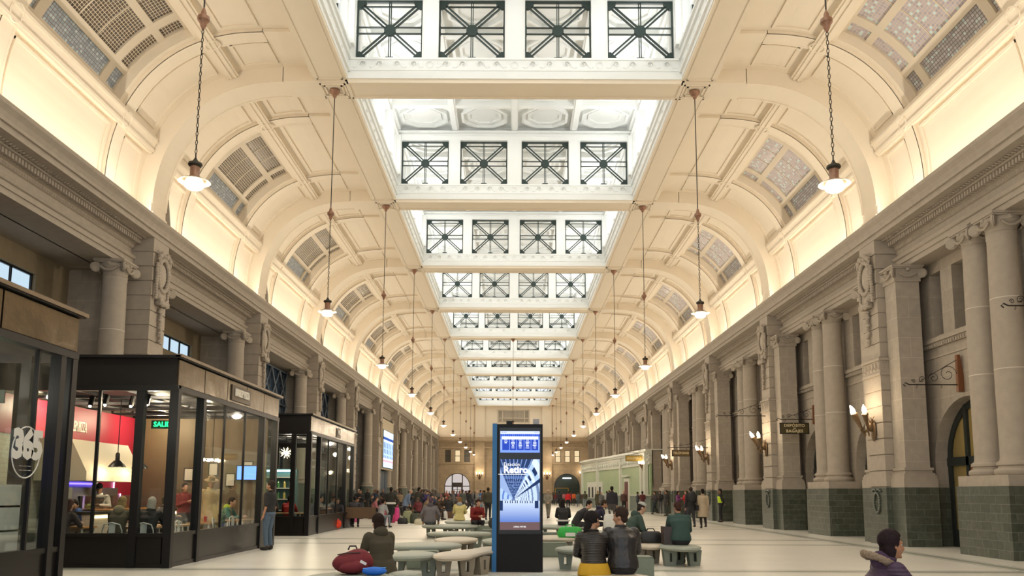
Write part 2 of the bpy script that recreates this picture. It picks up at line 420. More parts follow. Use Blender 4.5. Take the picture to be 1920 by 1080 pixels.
# ---- longitudinal ceiling beams either side of the skylight
for s in (-1, 1):
    mb = MB(); xa, xb = sorted((s * 5.42, s * 6.52)); mb.box(xa, xb, Y0, Y1, 14.76, 15.19)
    for k in range(-2, 11):
        a, b = P(k) + .62, P(k + 1) - .62
        x0, x1 = sorted((s * 5.55, s * 6.4))
        for (u0, u1, v0, v1) in ((x0, x0 + .06, a, b), (x1 - .06, x1, a, b), (x0, x1, a, a + .06), (x0, x1, b - .06, b)): mb.box(u0, u1, v0, v1, 14.73, 14.76)
        # square panel round each lamp
        c = P(k)
        for h in (.42, .30):
            for (u0, u1, v0, v1) in ((-h, -h + .05, -h, h), (h - .05, h, -h, h), (-h, h, -h, -h + .05), (-h, h, h - .05, h)):
                mb.box(s * 5.94 + u0, s * 5.94 + u1, c + v0, c + v1, 14.665, 14.70)
    struct(mb.build('ceiling', PAINT))

# ---- skylight lantern: side walls with windows, coffered top, cross walls
IRON = mat('dark_green_iron', (.028, .045, .04), .5, metal=.3, noise=.2, scale=30)
WZ0, WZ1, WTOP = 15.56, 17.66, 18.15
def spiral_relief(mb, cx, z, y, s=1, flip=1):
    pts = []
    for i in range(15):
        a = i / 14 * 2.6 * PI; r = .13 * (1 - i / 17)
        pts.append((cx + flip * r * math.cos(a), y, z + r * math.sin(a)))
    pts = [(cx + flip * .33, y, z - .10), (cx + flip * .25, y, z - .13)] + [(cx + flip * .17, y, z - .09)] + pts
    mb.tube(pts, .026, 4)
cross_x = [(-5.21, -3.03), (-2.50, -.33), (.33, 2.50), (3.03, 5.21)]
def cross_wall(k):
    y = P(k) - .50; d = .42; mb = MB()
    mb.box(-5.42, 5.42, y, y + d, 14.95, WZ0); mb.box(-5.42, 5.42, y, y + d, WZ1, WTOP)
    xs = [-5.42] + [v for c in cross_x for v in c] + [5.42]
    for i in range(0, len(xs), 2): mb.box(xs[i], xs[i + 1], y, y + d, WZ0, WZ1)
    # stepped plinth and mouldings
    mb.box(-5.42, 5.42, y - .10, y, 14.79, 15.0); mb.box(-5.42, 5.42, y - .07, y, 15.0, 15.07); mb.box(-5.42, 5.42, y - .09, y, 15.07, 15.12); mb.box(-5.42, 5.42, y - .035, y, 15.12, 15.28); mb.box(-5.42, 5.42, y - .03, y, 15.48, 15.55)
    mb.box(-5.42, 5.42, y - .06, y, 17.86, 17.93); mb.box(-5.42, 5.42, y - .1, y, 18.0, 18.08)
    if k <= 6:
        for a, b in cross_x:
            n = 4 if k < 5 else 2
            for i in range(n): spiral_relief(mb, a + (b - a) * (i + .5) / n, 15.32, y - .03, flip=(-1 if i < n / 2 else 1))
            for q in (a - .02, b - .0): mb.box(q, q + .02, y - .025, y, WZ0, WZ1)
        for xc in (-2.765, 0, 2.765):
            mb.tube([(xc + .12 * math.cos(q), y - .035, 15.3 + .12 * math.sin(q)) for q in [2 * PI * i / 14 for i in range(14)]], .014, 4, closed=True)
            for u in (-.26, .24): mb.box(xc + u, xc + u + .02, y - .02, y, 15.13, 15.47)
    struct(mb.build('wall_lantern' if False else 'wall_crossing', WHITE))
for k in range(0, 11): cross_wall(k)
def truss_mesh(wd, ht, n_det=1):
    """X braced panel in xz plane, centred, 0.14 deep"""
    bars = MB(); dp = .07
    def bar(a, b, t=.035):
        a, b = Vector((a[0], 0, a[1])), Vector((b[0], 0, b[1])); d = b - a; L = d.length; ang = math.atan2(d.z, d.x)
        c = (a + b) / 2; bars.cbox(c.x, 0, c.z, L, dp, t, rot=Euler((0, -ang, 0)))
    hw, hh = wd / 2, ht / 2
    fr = MB()
    for x in (-hw, hw - .05): fr.box(x, x + .05, -.05, .05, -hh, hh)
    for z in (-hh, hh - .05): fr.box(-hw, hw, -.05, .05, z, z + .05)
    for sx in (-1, 1):
        for sz in (-1, 1):
            n = Vector((-sz * hh, sx * hw)).normalized() * .055
            for q in (-1, 1): bar((q * n.x, q * n.y), (sx * hw + q * n.x, sz * hh * .98 + q * n.y), .045)
    for q in (-.11, .11):
        bar((-hw, q), (hw, q), .028)
    for q in (-.03, .03): bar((q, -hh), (q, hh), .028)
    bar((-hw, hh - .2), (hw, hh - .2), .028)
    bars_m = bars
    gus = MB()
    gus.prism([(.2 * math.cos(PI / 8 + i * PI / 4), .2 * math.sin(PI / 8 + i * PI / 4)) for i in range(8)], 'y', -.055, .055)
    for sx in (-1, 1):
        for sz in (-1, 1):
            gus.prism([(sx * hw, sz * hh), (sx * (hw - .3), sz * hh), (sx * (hw - .3), sz * (hh - .1)), (sx * (hw - .12), sz * (hh - .28)), (sx * hw, sz * (hh - .28))], 'y', -.055, .055)
        gus.box(sx * hw - .06, sx * hw + .06, -.055, .055, -.16, .16)
    gus.box(-.13, .13, -.055, .055, -hh, -hh + .1)
    bars_m.join(gus)
    return fr, bars_m, gus
_f, _b, _g = truss_mesh(2.17, 2.08)
fm, bm_, gm = _f.mesh('frame', IRON), _b.mesh('cross_brace', IRON), _g.mesh('gusset_plate', IRON)
for k in range(0, 11):
    for j, (a, b) in enumerate(cross_x):
        t = thing('iron_truss', 'dark iron cross-braced panel, %s from left in the %s wall across the skylight' % (NTH[j], ORD[k]) if k < 8 or True else '',
                  'iron truss', ((a + b) / 2, P(k) - .3, (WZ0 + WZ1) / 2), 0, 'iron trusses across the skylight')
        link('frame', fm, t); link('cross_brace', bm_, t)
# side walls
side_pane = mat('clear_window_glass', (.9, .95, 1), .1)
n_ = 60
for s in (-1, 1):
    mb = MB(); x0, x1 = sorted((s * 5.40, s * 5.8))
    mb.box(x0, x1, Y0, Y1, 14.84, 15.95); mb.box(x0, x1, Y0, Y1, 17.7, 18.4)
    xi0, xi1 = sorted((s * 5.33, s * 5.40))
    mb.box(xi0, xi1, Y0, Y1, 15.02, 15.1); mb.box(xi0, xi1, Y0, Y1, 15.5, 15.58); mb.box(xi0, xi1, Y0, Y1, 15.86, 15.95); mb.box(xi0, xi1, Y0, Y1, 17.84, 17.95)
    for k in range(-2, 11):
        st = (BAY - 1.1) / 4
        for j in range(5):
            yc = P(k) + .55 + st * j
            mb.box(x0, x1, yc - .45, yc + .45, 15.95, 17.7)
            xa, xb = sorted((s * 5.22, s * 5.42)); mb.box(xa, xb, yc - .16, yc + .16, 15.95, 17.84)
            if 0 <= k <= 4 and j < 4:
                for q in range(3):
                    yy = yc + st * (q + .7) / 3
                    pts = [(s * 5.385, yy + .09 * (1 - i / 14) * math.cos(i / 11 * 2.6 * PI), 15.3 + .09 * (1 - i / 14) * math.sin(i / 11 * 2.6 * PI)) for i in range(12)]
                    mb.tube(pts, .018, 4)
    struct(mb.build('wall_clerestory', WHITE))
    sf = MB()
    for k in range(0, 10):
        st = (BAY - 1.1) / 4
        for j in range(4):
            y0 = P(k) + .55 + st * j + .45; y1 = y0 + st - .9
            w = struct(empty('window_%d' % n_, (s * 5.72, (y0 + y1) / 2, 16.8))); n_ += 1
            f = MB()
            hy, hz = (y1 - y0) / 2, .88
            for q in (-hy, hy - .05): f.box(-.025, .025, q, q + .05, -hz, hz)
            for q in (-hz, hz - .05, -.02): f.box(-.025, .025, -hy, hy, q, q + .04)
            f.box(-.02, .02, -.02, .02, -hz, hz)
            if k == 0 and j == 0 and s == -1: fme = f.mesh('frame', IRON)
            link('frame', fme, w)
# lantern top: coffers
CO = MB(); CO.box(-5.8, 5.8, Y0, Y1, 18.45, 18.6)
for x in (-5.42, -2.73, 0, 2.73, 5.42):
    CO.box(x - .16, x + .16, Y0, Y1, 18.15, 18.46)
    CO.box(x - .1, x + .1, Y0, Y1, 18.11, 18.16)
yy = P(0)
while yy < Y1 - 1:
    CO.box(-5.42, 5.42, yy - .14, yy + .14, 18.17, 18.46)
    yy += BAY / 4
for k4 in range(0, 40):
    yc = P(0) + BAY / 4 * (k4 + .5)
    if yc > Y1 - 2: break
    for xc in (-4.08, -1.365, 1.365, 4.08):
        for r, z, h in ((1.12, 18.30, .16), (.82, 18.38, .08)):
            pr = [(r * math.cos(PI / 8 + i * PI / 4), r * math.sin(PI / 8 + i * PI / 4)) for i in range(8)]
            pi = [(u * (1 - .12 / r), v * (1 - .12 / r)) for u, v in pr]
            for i in range(8):
                j = (i + 1) % 8
                q = [pr[i], pr[j], pi[j], pi[i]]
                CO.prism([(xc + u, yc + v) for u, v in q], 'z', z, z + h)
struct(CO.build('ceiling', WHITE))

# ---- entablature (cornice, frieze, architrave), both sides
EN = [(12.4, 10.02), (11.12, 10.02), (11.08, 9.96), (11.10, 9.90), (11.2, 9.80), (11.26, 9.70), (11.27, 9.62), (11.33, 9.62), (11.33, 9.46),
      (11.70, 9.44), (11.72, 9.38), (11.86, 9.36), (11.88, 9.22), (11.95, 9.20), (11.97, 9.10), (12.02, 9.08), (12.02, 8.84), (11.86, 8.82), (11.90, 8.74),
      (11.95, 8.72), (11.95, 8.58), (11.99, 8.58), (11.99, 8.42), (12.95, 8.42), (12.95, 9.9), (12.4, 9.9)]
for s in (-1, 1):
    mb = MB(); pl = [(s * x, z) for x, z in EN]
    n = len(pl)
    mb.add([(x, Y0, z) for x, z in pl] + [(x, Y1, z) for x, z in pl], [(i, (i + 1) % n, n + (i + 1) % n, n + i) for i in range(n)])
    # egg-and-dart drops under the corona, dentils, leaf course
    y = P(-1)
    while y < P(4):
        for a in range(1):
            x0, x1 = sorted((s * 11.74, s * 11.9)); mb.box(x0, x1, y, y + .075, 9.22, 9.35)
        mb.ball((s * 11.62, y + .04, 9.42), (.09, .045, .03), 6, 4)
        y += .13
    while y < Y1 - .2:
        x0, x1 = sorted((s * 11.74, s * 11.9)); mb.box(x0, x1, y, y + .11, 9.22, 9.35); y += .2
    y = P(-1)
    while y < P(3):
        mb.ball((s * 11.97, y, 9.15), (.04, .04, .045), 6, 4); y += .11
    o = mb.build('trim_%d' % (20 + (s > 0)), STONEP); struct(o)
# soffit strip between entablature and back wall
for s in (-1, 1):
    x0, x1 = sorted((s * 12.9, s * 14.6)); struct(MB().box(x0, x1, Y0, Y1, 8.42, 9.0).build('ceiling', STONEP))
# ================================================================ piers, columns, walls
# ---- right back wall: arches and three upper windows per half bay
ARX = 12.62
DARKIRON = mat('black_green_door_paint', (.022, .03, .028), .4)
def half_arch_wall(yc, y0, y1, right=True, win=True):
    """wall piece between y0 and y1 with an arch centred on yc; returns MB in plane x=ARX, thick to +.7"""
    mb = MB(); xa, xb = ARX, ARX + .6
    R, zs = 1.88, 2.5
    mb.box(xa, xb, y0, yc - R, 0, 8.42); mb.box(xa, xb, yc + R, y1, 0, 8.42)
    n = 18
    pts = [(yc - R * math.cos(PI * i / n), zs + R * .93 * math.sin(PI * i / n)) for i in range(n + 1)]
    for i in range(n):
        (a, za), (b, zb) = pts[i], pts[i + 1]
        mb.prism([(a, za), (b, zb), (b, 6.1), (a, 6.1)], 'x', xa, xb)
    # upper storey: sill, three tall openings
    mb.box(xa, xb, yc - R, yc + R, 6.1, 6.2)
    mb.box(xa, xb, yc - R, yc + R, 8.1, 8.42)
    ww = .62; g = (2 * R - 3 * ww) / 3
    y = yc - R; mb.box(xa, xb, y, y + g / 2, 6.2, 8.1); y += g / 2
    for i in range(3):
        y += ww; mb.box(xa, xb, y, y + (g if i < 2 else g / 2), 6.2, 8.1); y += g
    # sill course with dentils
    mb.box(xa - .14, xa, y0, y1, 6.0, 6.12); mb.box(xa - .08, xa, y0, y1, 5.86, 6.0); mb.box(xa - .03, xa, y0, y1, 5.55, 5.62)
    q = y0
    while q < y1: mb.box(xa - .11, xa - .08, q, q + .06, 5.88, 5.96); q += .13
    return mb
def right_wall():
    dn = 30; wn = 200
    for k in range(-1, 10):
        a, b = P(k), P(k + 1); m = (a + b) / 2
        for (y0, y1) in ((a, m), (m, b)):
            yc = (y0 + y1) / 2 + (.12 if y0 == a else -.12)
            mb = half_arch_wall(yc, y0, y1); o = struct(mb.build('wall_right', STONE))
            # green tile dado on the wall either side of the arch
            d = MB(); R = 1.88
            d.box(ARX - .03, ARX + .63, y0, yc - R + .03, 0, 1.72); d.box(ARX - .03, ARX + .63, yc + R - .03, y1, 0, 1.72)
            struct(d.build('baseboard_right', GREEN))
            if k < 0: continue
            # arched door: frame, leaves, fanlight
            dr = struct(empty('door_%d' % dn, (ARX + .42, yc, 0))); dn += 1
            f = MB(); zs = 2.5
            n = 16
            for i in range(n):
                t0, t1 = PI * i / n, PI * (i + 1) / n
                o4 = [(-R * math.cos(t), zs + R * .93 * math.sin(t)) for t in (t0, t1)]; i4 = [(-(R - .2) * math.cos(t), zs + (R - .2) * .93 * math.sin(t)) for t in (t1, t0)]
                f.prism(o4 + i4, 'x', -.06, .06)
            for q in (-R, R - .2): f.box(-.06, .06, q, q + .2, 0, zs)
            for q in (-.85, .7): f.box(-.08, .08, q, q + .15, 0, zs + 1.6)
            f.box(-.08, .08, -R, R, 2.35, 2.6)
            f.box(-.05, .05, -R, R, 0, .5)
            f.build('door_frame', DARKIRON, dr)
            p = MB(); p.box(.0, .03, -R + .1, R - .1, .5, zs)
            for i in range(12):
                t0, t1 = PI * i / 12, PI * (i + 1) / 12
                p.prism([(-(R - .1) * math.cos(t0), zs + (R - .1) * .93 * math.sin(t0)), (-(R - .1) * math.cos(t1), zs + (R - .1) * .93 * math.sin(t1)), (0, zs)], 'x', 0, .03)
            p.build('pane', mat('amber_glass', (.30, .22, .08), .2), dr)
            dl = MB(); dl.box(-.05, .05, -.68, -.02, .05, 2.35); dl.box(-.05, .05, .02, .68, .05, 2.35)
            dl.build('door_leaf', mat('varnished_wood', (.20, .075, .03), .35) if k % 2 == 0 else DARKIRON, dr)
            MB().tube([(-.1, -.12, .9), (-.1, -.12, 1.3)], .015, 6).build('handle', mat('brushed_steel', (.6, .6, .58), .3, 1), dr)
            # upper windows
            for i in range(3):
                ww = .62; g = (2 * R - 3 * ww) / 3; y = yc - R + g / 2 + i * (ww + g)
                w = struct(empty('window_%d' % wn, (ARX + .45, y + ww / 2, 7.15))); wn += 1
                if 'upw' not in MATS:
                    f = MB(); 
                    for q in (-.31, .25): f.box(-.03, .03, q, q + .06, -.95, .95)
                    for q in (-.95, .89, -.03): f.box(-.03, .03, -.31, .31, q, q + .06)
                    MATS['upw'] = (f.mesh('frame', DARKIRON), MB().box(0, .02, -.27, .27, -.93, .93).mesh('pane', mat('black_window_glass', (.012, .014, .014), .08)))
                link('frame', MATS['upw'][0], w); link('pane', MATS['upw'][1], w)
right_wall()
# closing wall behind the doors
struct(MB().box(14.3, 14.6, Y0, Y1, 0, 9.0).build('wall_right', STONEP))

# ---- pier with cartouche
def rust_courses(mb, x0, x1, y0, y1, z0, z1, n, g=.035):
    h = (z1 - z0) / n
    for i in range(n):
        a, b = z0 + i * h, z0 + (i + 1) * h
        c = .03
        # chamfered block
        mb.box(x0 + g, x1 - g * 0, y0 + g, y1 - g, a, b)
        for (xx0, xx1, yy0, yy1, za, zb) in ((x0, x1, y0, y1, a + g, b),): mb.box(xx0, xx1, yy0, yy1, za, zb)
def cartouche():
    mb = MB()   # in local coords: face plane x=0, standing towards -x, y along hall, z up; 0 at centre of oval
    mb.ball((-.02, 0, 0), (.12, .27, .40), 16, 10)
    for i in range(30):
        a = 2 * PI * i / 30; mb.ball((-.10, .36 * math.cos(a), .52 * math.sin(a)), (.075, .075, .085), 6, 4)
    for sg in (-1, 1):     # scroll-like leaves on top
        for i in range(5): mb.ball((-.12, sg * (.10 + .07 * i), .62 + .07 * math.sin(i * 1.3)), (.09, .08, .09), 6, 4)
        mb.tube([(-.12, sg * (.38 + .09 * math.cos(q) * (1 - q / 14)), .42 + .09 * math.sin(q) * (1 - q / 14)) for q in [i * .6 for i in range(14)]], .03, 5)
        for i in range(14):   # side garlands
            mb.ball((-.08, sg * (.43 + .015 * math.sin(i)), .30 - i * .085), (.065, .06 + .02 * math.sin(i * .22), .06), 6, 4)
    mb.box(-.10, 0, -.26, .26, -.86, -.5)
    for sg in (-1, 1):    # lower volutes
        mb.tube([(-.17, sg * (.17 + .14 * math.cos(q) * (1 - q / 10)), -.93 + .14 * math.sin(q) * (1 - q / 10)) for q in [i * .55 for i in range(16)]], .045, 6)
    mb.box(-.22, 0, -.3, .3, -1.0, -.86)
    for i in range(13):
        r = .10 * (1 - i / 16) + .02 * math.sin(i * 1.7); mb.ball((-.07, .03 * math.sin(i * 2.1), -1.1 - i * .085), (.08, r, .065), 6, 4)
    return mb
CART = cartouche().mesh('cartouche', STONEP, smooth='all')
def wreath():
    mb = MB()
    for i in range(24):
        a = 2 * PI * i / 24; mb.ball((-.02, .2 * math.cos(a), .30 * math.sin(a)), (.035, .04, .045), 5, 4)
    for sg in (-1, 1):
        for i in range(4): mb.ball((-.02, sg * .09 * i, .36 + .05 * math.sin(i)), (.04, .05, .04), 5, 4)
    return mb
WREATH = wreath().mesh('wreath', GREENP, smooth='all')
def pier_mb():
    # local: front face x=0 towards -x (right side pier), body to +1.35; y -.6..+.6
    up = MB(); rust_courses(up, 0.04, 1.30, -.56, .56, 5.7, 9.45, 8)
    lo = MB(); rust_courses(lo, 0, 1.30, -.6, .6, 1.72, 5.16, 7)
    bd = MB(); bd.box(-.04, 1.30, -.64, .64, 5.16, 5.24); bd.box(-.01, 1.30, -.61, .61, 5.24, 5.62); bd.box(-.05, 1.30, -.65, .65, 5.62, 5.7)
    for fx in (0,):   # greek key relief on hall face and near face
        for sg in range(-2, 3):
            y = sg * .24
            for (a, b, c, d) in ((-.1, .1, .12, .15), (-.1, -.07, -.12, .12), (.07, .1, -.04, .12), (-.02, .1, -.06, -.03)):
                bd.box(-.03, 0, y + a, y + b, 5.43 + c, 5.43 + d)
        for sg in range(0, 5):
            x = .15 + sg * .24
            for (a, b, c, d) in ((-.1, .1, .12, .15), (-.1, -.07, -.12, .12), (.07, .1, -.04, .12), (-.02, .1, -.06, -.03)):
                bd.box(x + a, x + b, -.63, -.61, 5.43 + c, 5.43 + d)
    gr = MB(); gr.box(-.03, 1.30, -.64, .64, 0, 1.72)
    return up, lo, bd, gr
_u, _l, _bd, _gr = pier_mb()
def ionic_capital(w, square=False, r=.36):
    """centre origin, bottom z=0, top z=.5; w = half width of abacus"""
    mb = MB()
    if square: mb.box(-w + .06, w - .06, -w + .06, w - .06, 0, .42)
    else: mb.lathe([(r, 0), (r + .02, .03), (r, .06), (r + .02, .16), (r + .12, .30), (r + .10, .40)], n=20)
    mb.box(-w, w, -w, w, .40, .44); mb.box(-w - .03, w + .03, -w - .03, w + .03, .44, .5)
    for sx in (-1, 1):
        for sy in (-1, 1):
            # volute disc lying in the diagonal plane
            dx, dy = sx * .7071, sy * .7071; cx, cy = sx * (w - .02), sy * (w - .02)
            pts = []
            for i in range(22):
                q = i / 21 * 4.4 * PI; rr = .16 * (1 - i / 26); pts.append((cx + dx * rr * math.cos(q + PI * .6), cy + dy * rr * math.cos(q + PI * .6), .26 + rr * math.sin(q + PI * .6)))
            mb.tube(pts, .035, 5)
            n = Vector((-dy, dx, 0)) * .045
            ring = [(cx + dx * .13 * math.cos(2 * PI * i / 12), cy + dy * .13 * math.cos(2 * PI * i / 12), .26 + .13 * math.sin(2 * PI * i / 12)) for i in range(12)]
            mb.add([Vector(p) + n for p in ring] + [Vector(p) - n for p in ring], [tuple(range(12)), tuple(range(23, 11, -1))] + [(i, (i + 1) % 12, 12 + (i + 1) % 12, 12 + i) for i in range(12)])
    for (ux, uy) in ((1, 0), (-1, 0), (0, 1), (0, -1)):   # garland between volutes and central rosette
        vx, vy = -uy, ux; e = w + .0
        mb.tube([(ux * e + vx * q * (w - .2), uy * e + vy * q * (w - .2), .26 - .11 * (1 - q * q)) for q in [i / 4 for i in range(-4, 5)]], .035, 5)
        mb.ball((ux * e, uy * e, .36), (.07, .07, .06), 6, 4)
    return mb
CAP_R = ionic_capital(.44, r=.34).mesh('capital', STONEP, smooth=True)
CAP_S = ionic_capital(.46, square=True).mesh('capital', STONEP, smooth=True)
def col_shaft(): return MB().lathe([(.40, 2.32), (.385, 2.4), (.38, 2.5), (.38, 4.0), (.372, 5.2), (.355, 6.6), (.335, 7.8), (.35, 7.83), (.34, 7.92)], n=28)
def col_base(): return MB().lathe([(.50, 1.98), (.53, 2.02), (.53, 2.09), (.49, 2.13), (.44, 2.15), (.43, 2.20), (.47, 2.22), (.47, 2.28), (.42, 2.32)], n=28)
def joint_shaft(name, zs):
    return col_shaft()
SHAFT = col_shaft().mesh('shaft', STONEP, smooth=True); BASE = col_base().mesh('base', STONEP, smooth=True)
JR = MB()
for z in (4.55, 6.3): JR.lathe([(.379 if z < 5 else .362, z - .012), (.382 if z < 5 else .365, z), (.379 if z < 5 else .362, z + .012)], n=28, cap=False)
JOINT = JR.mesh('joint_ring', mat('pale_mortar', (.62, .56, .48), .8))
def anta_body(): 
    mb = MB(); mb.box(-.36, .36, -.36, .36, 2.3, 7.92); return mb
ANTA = anta_body().mesh('shaft', STONE)
_ab = MB()
for e, z0, z1 in ((.50, 1.72, 1.98), (.48, 1.98, 2.08), (.45, 2.08, 2.14), (.40, 2.14, 2.22), (.43, 2.22, 2.3)): _ab.box(-e, e, -e, e, z0, z1)
ANTAB = _ab.mesh('base', STONEP)
ANTAG = MB().box(-.50, .50, -.50, .50, 0, 1.72).mesh('plinth', GREEN)
UPM = {1: _u.mesh('upper_shaft', STONEP), -1: None}; LOM = _l.mesh('lower_shaft', STONEP); BDM = _bd.mesh('key_band', STONEP); GRM = _gr.mesh('plinth', GREEN)
def pier(k, s):
    side = 'right' if s > 0 else 'left'
    t = thing('stone_pier', 'rusticated stone pier with oval cartouche, %s on the %s side of the hall' % (ORD[max(k, 0)], side), 'pier',
              (s * 11.3, P(k), 0), 0 if s > 0 else PI, 'piers carrying the vault arches')
    link('upper_shaft', UPM[1], t); link('lower_shaft', LOM, t); link('key_band', BDM, t); link('plinth', GRM, t)
    if k < 8: link('cartouche', CART, t, (.02, 0, 8.35))
    if k < 5: link('wreath', WREATH, t, (-.04, 0, 1.25))
    return t
PIERS = [(pier(k, -1), pier(k, 1)) for k in range(0, 11)]
# ---- antae right side (both sides of every pier), coupled columns mid bay
def anta(parent, y):
    t = link('pilaster', ANTA, parent, (.63, y, 0))
    link('plinth', ANTAG, t); link('base', ANTAB, t); link('capital', CAP_S, t, (0, 0, 7.92)); return t
def column(x, y, label, grp, plinth=None):
    t = thing('stone_column', label, 'column', (x, y, 0), 0, grp)
    link('base', BASE, t); link('shaft', SHAFT, t); link('joint_ring', JOINT, t); link('capital', CAP_R, t, (0, 0, 7.92)); return t
PLR = MB(); PLR.box(-.62, .62, -1.15, 1.15, 0, 1.72)
PLRM = PLR.mesh('double_plinth', GREEN); PLT = MB().box(-.58, .58, -1.1, 1.1, 1.72, 1.98).mesh('stone_cap', STONEP)
for k in range(0, 10):
    for e, w_ in ((-.97, 'near'), (.97, 'far')):
        if k == 0 and e < 0: continue
        anta(PIERS[k][1], e)
    m = P(k) + BAY / 2 + .25
    pl = thing('column_plinth', 'green tiled block under the %s pair of round columns at right' % ORD[k], 'plinth', (12.14, m, 0), 0, 'tiled plinths under the paired columns')
    link('tiled_block', PLRM, pl); link('stone_cap', PLT, pl)
    for e, w_ in ((-.56, 'nearer'), (.56, 'farther')):
        column(12.15, m + e, 'round stone column with scroll capital, %s one of the %s pair at right' % (w_, ORD[k]), 'coupled columns along the right side')
# ---- left side: single columns flanking each pier
LPL = MB(); LPL.lathe([(.62, 0), (.62, 1.5), (.58, 1.62), (.56, 1.98)], n=16)
LPLM = LPL.mesh('round_plinth', GREENP, smooth=True)
for k in range(0, 11):
    for e, w_ in ((-1.35, 'near'), (1.35, 'far')):
        if k == 0 and e < 0: continue
        if k == 10 and e > 0: continue
        c = column(-12.1, P(k) + e, 'round stone column on the %s side of the %s pier at left' % (w_, ORD[k]), 'single columns along the left side')
        link('plinth', LPLM, c)
# ---- left back walls
BW = mat('ochre_back_wall', (.27, .215, .135), .85, noise=.15, scale=2)
LX = -14.0
wl = MB()
zb0, zb1 = 7.19, 7.81
def lwall(y0, y1, opens=()):
    x0, x1 = LX - .35, LX; y = y0
    for a, b in opens:
        wl.box(x0, x1, y, a, 0, 9.0); wl.box(x0, x1, a, b, 0, zb0); wl.box(x0, x1, a, b, zb1, 9.0); y = b
    wl.box(x0, x1, y, y1, 0, 9.0)
lwall(Y0, 36.9, ((19.6, 23.6), (31.4, 35.45)))
lwall(80.9, Y1)
struct(wl.build('wall_left', brickmat('ochre_stone_wall', (.27, .215, .135), (.25, .20, .125), (.22, .175, .11), 1.4, .7, .005, .85, .1, 3)))
for i, (a, b) in enumerate(((19.6, 23.6), (31.4, 35.45))):
    w = struct(empty('window_%d' % (40 + i), (LX - .15, (a + b) / 2, (zb0 + zb1) / 2))); hy = (b - a) / 2; f = MB()
    for z in (-.31, .26): f.box(-.05, .05, -hy, hy, z, z + .05)
    for j in range(5): f.box(-.05, .05, -hy + j * (2 * hy - .05) / 4, -hy + j * (2 * hy - .05) / 4 + .05, -.31, .31)
    f.build('frame', mat('black_metal', (.015, .015, .016), .4, .5), w)
    MB().box(-.02, -.01, -hy, hy, -.3, .3).build('pane', emis('frosted_daylight_pane', (.45, .58, .68), 1.0), w)
# return walls (stone) closing the left bays at the piers
rw = MB()
for k in list(range(0, 11)):
    rw.box(-14, -12.6, P(k) - .45, P(k) + .45, 0, 8.42)
struct(rw.build('wall_left', STONE))
# glazed openings towards the platforms, bays 2 to 5
SHED = mat('steel_blue_paint', (.045, .065, .09), .5, .2)
for k in range(2, 6):
    w = struct(empty('window_%d' % (44 + k), (-13.2, MID(k), 4.2))); f = MB(); hy = BAY / 2 - .9
    for j in range(7): yy = -hy + j * 2 * hy / 6; f.box(-.05, .05, yy - .05, yy + .05, -4.2, 4.2)
    for z in (-4.2, -1.2, 1.2, 4.1): f.box(-.05, .05, -hy, hy, z, z + .1)
    f.build('frame', SHED, w)
    MB().box(-.01, .01, -hy, hy, -4.2, 4.2).build('pane', mat('dusk_blue_glass', (.035, .06, .10), .12), w)
    tr = MB()
    for j in range(6):
        yy = -hy + j * 2 * hy / 6; st = 2 * hy / 6
        tr.tube([(.12, yy, .0), (.12, yy + st, 2.2)], .045, 4); tr.tube([(.12, yy + st, .0), (.12, yy, 2.2)], .045, 4)
        tr.tube([(.12, yy, 2.2), (.12, yy + st, 4.1)], .045, 4); tr.tube([(.12, yy + st, 2.2), (.12, yy, 4.1)], .045, 4)
    for z in (0, 2.2, 4.1): tr.tube([(.12, -hy, z), (.12, hy, z)], .06, 4)
    tr.build('lattice', mat('pale_steel', (.16, .19, .23), .5, .3), w)
struct(MB().box(-22, -21.7, 30, 90, 0, 12).build('wall_left', SHED))

# ---- end wall
EW = Y1
STONE_W = brickmat('warm_end_wall_stone', (.50, .385, .25), (.46, .35, .23), (.38, .29, .18), 1.2, .55, .012, .8, .1, 2)
ew = MB()
def end_arch(xc, R=1.95, zs=2.55, top=8.4, x0=None, x1=None):
    n = 16; pts = [(xc - R * math.cos(PI * i / n), zs + R * math.sin(PI * i / n)) for i in range(n + 1)]
    for i in range(n): ew.prism([pts[i], pts[i + 1], (pts[i + 1][0], 6.2), (pts[i][0], 6.2)], 'y', EW, EW + .6)
    return xc - R, xc + R
xs = []
for xc in (-8.5, 0, 8.15): xs.append(end_arch(xc))
edges = [-12.4] + [v for a in xs for v in a] + [12.4]
for i in range(0, len(edges), 2): ew.box(edges[i], edges[i + 1], EW, EW + .6, 0, 6.2)
# window row 6.3 - 8.0
wins = []
for xc in (-8.5, 0, 8.25):
    for d in (-1.45, 0, 1.45): wins.append((xc + d - .43, xc + d + .43))
ed = [-12.4] + [v for a in wins for v in a] + [12.4]
for i in range(0, len(ed), 2): ew.box(ed[i], ed[i + 1], EW, EW + .6, 6.2, 8.05)
ew.box(-12.4, 12.4, EW, EW + .6, 8.05, 9.5)
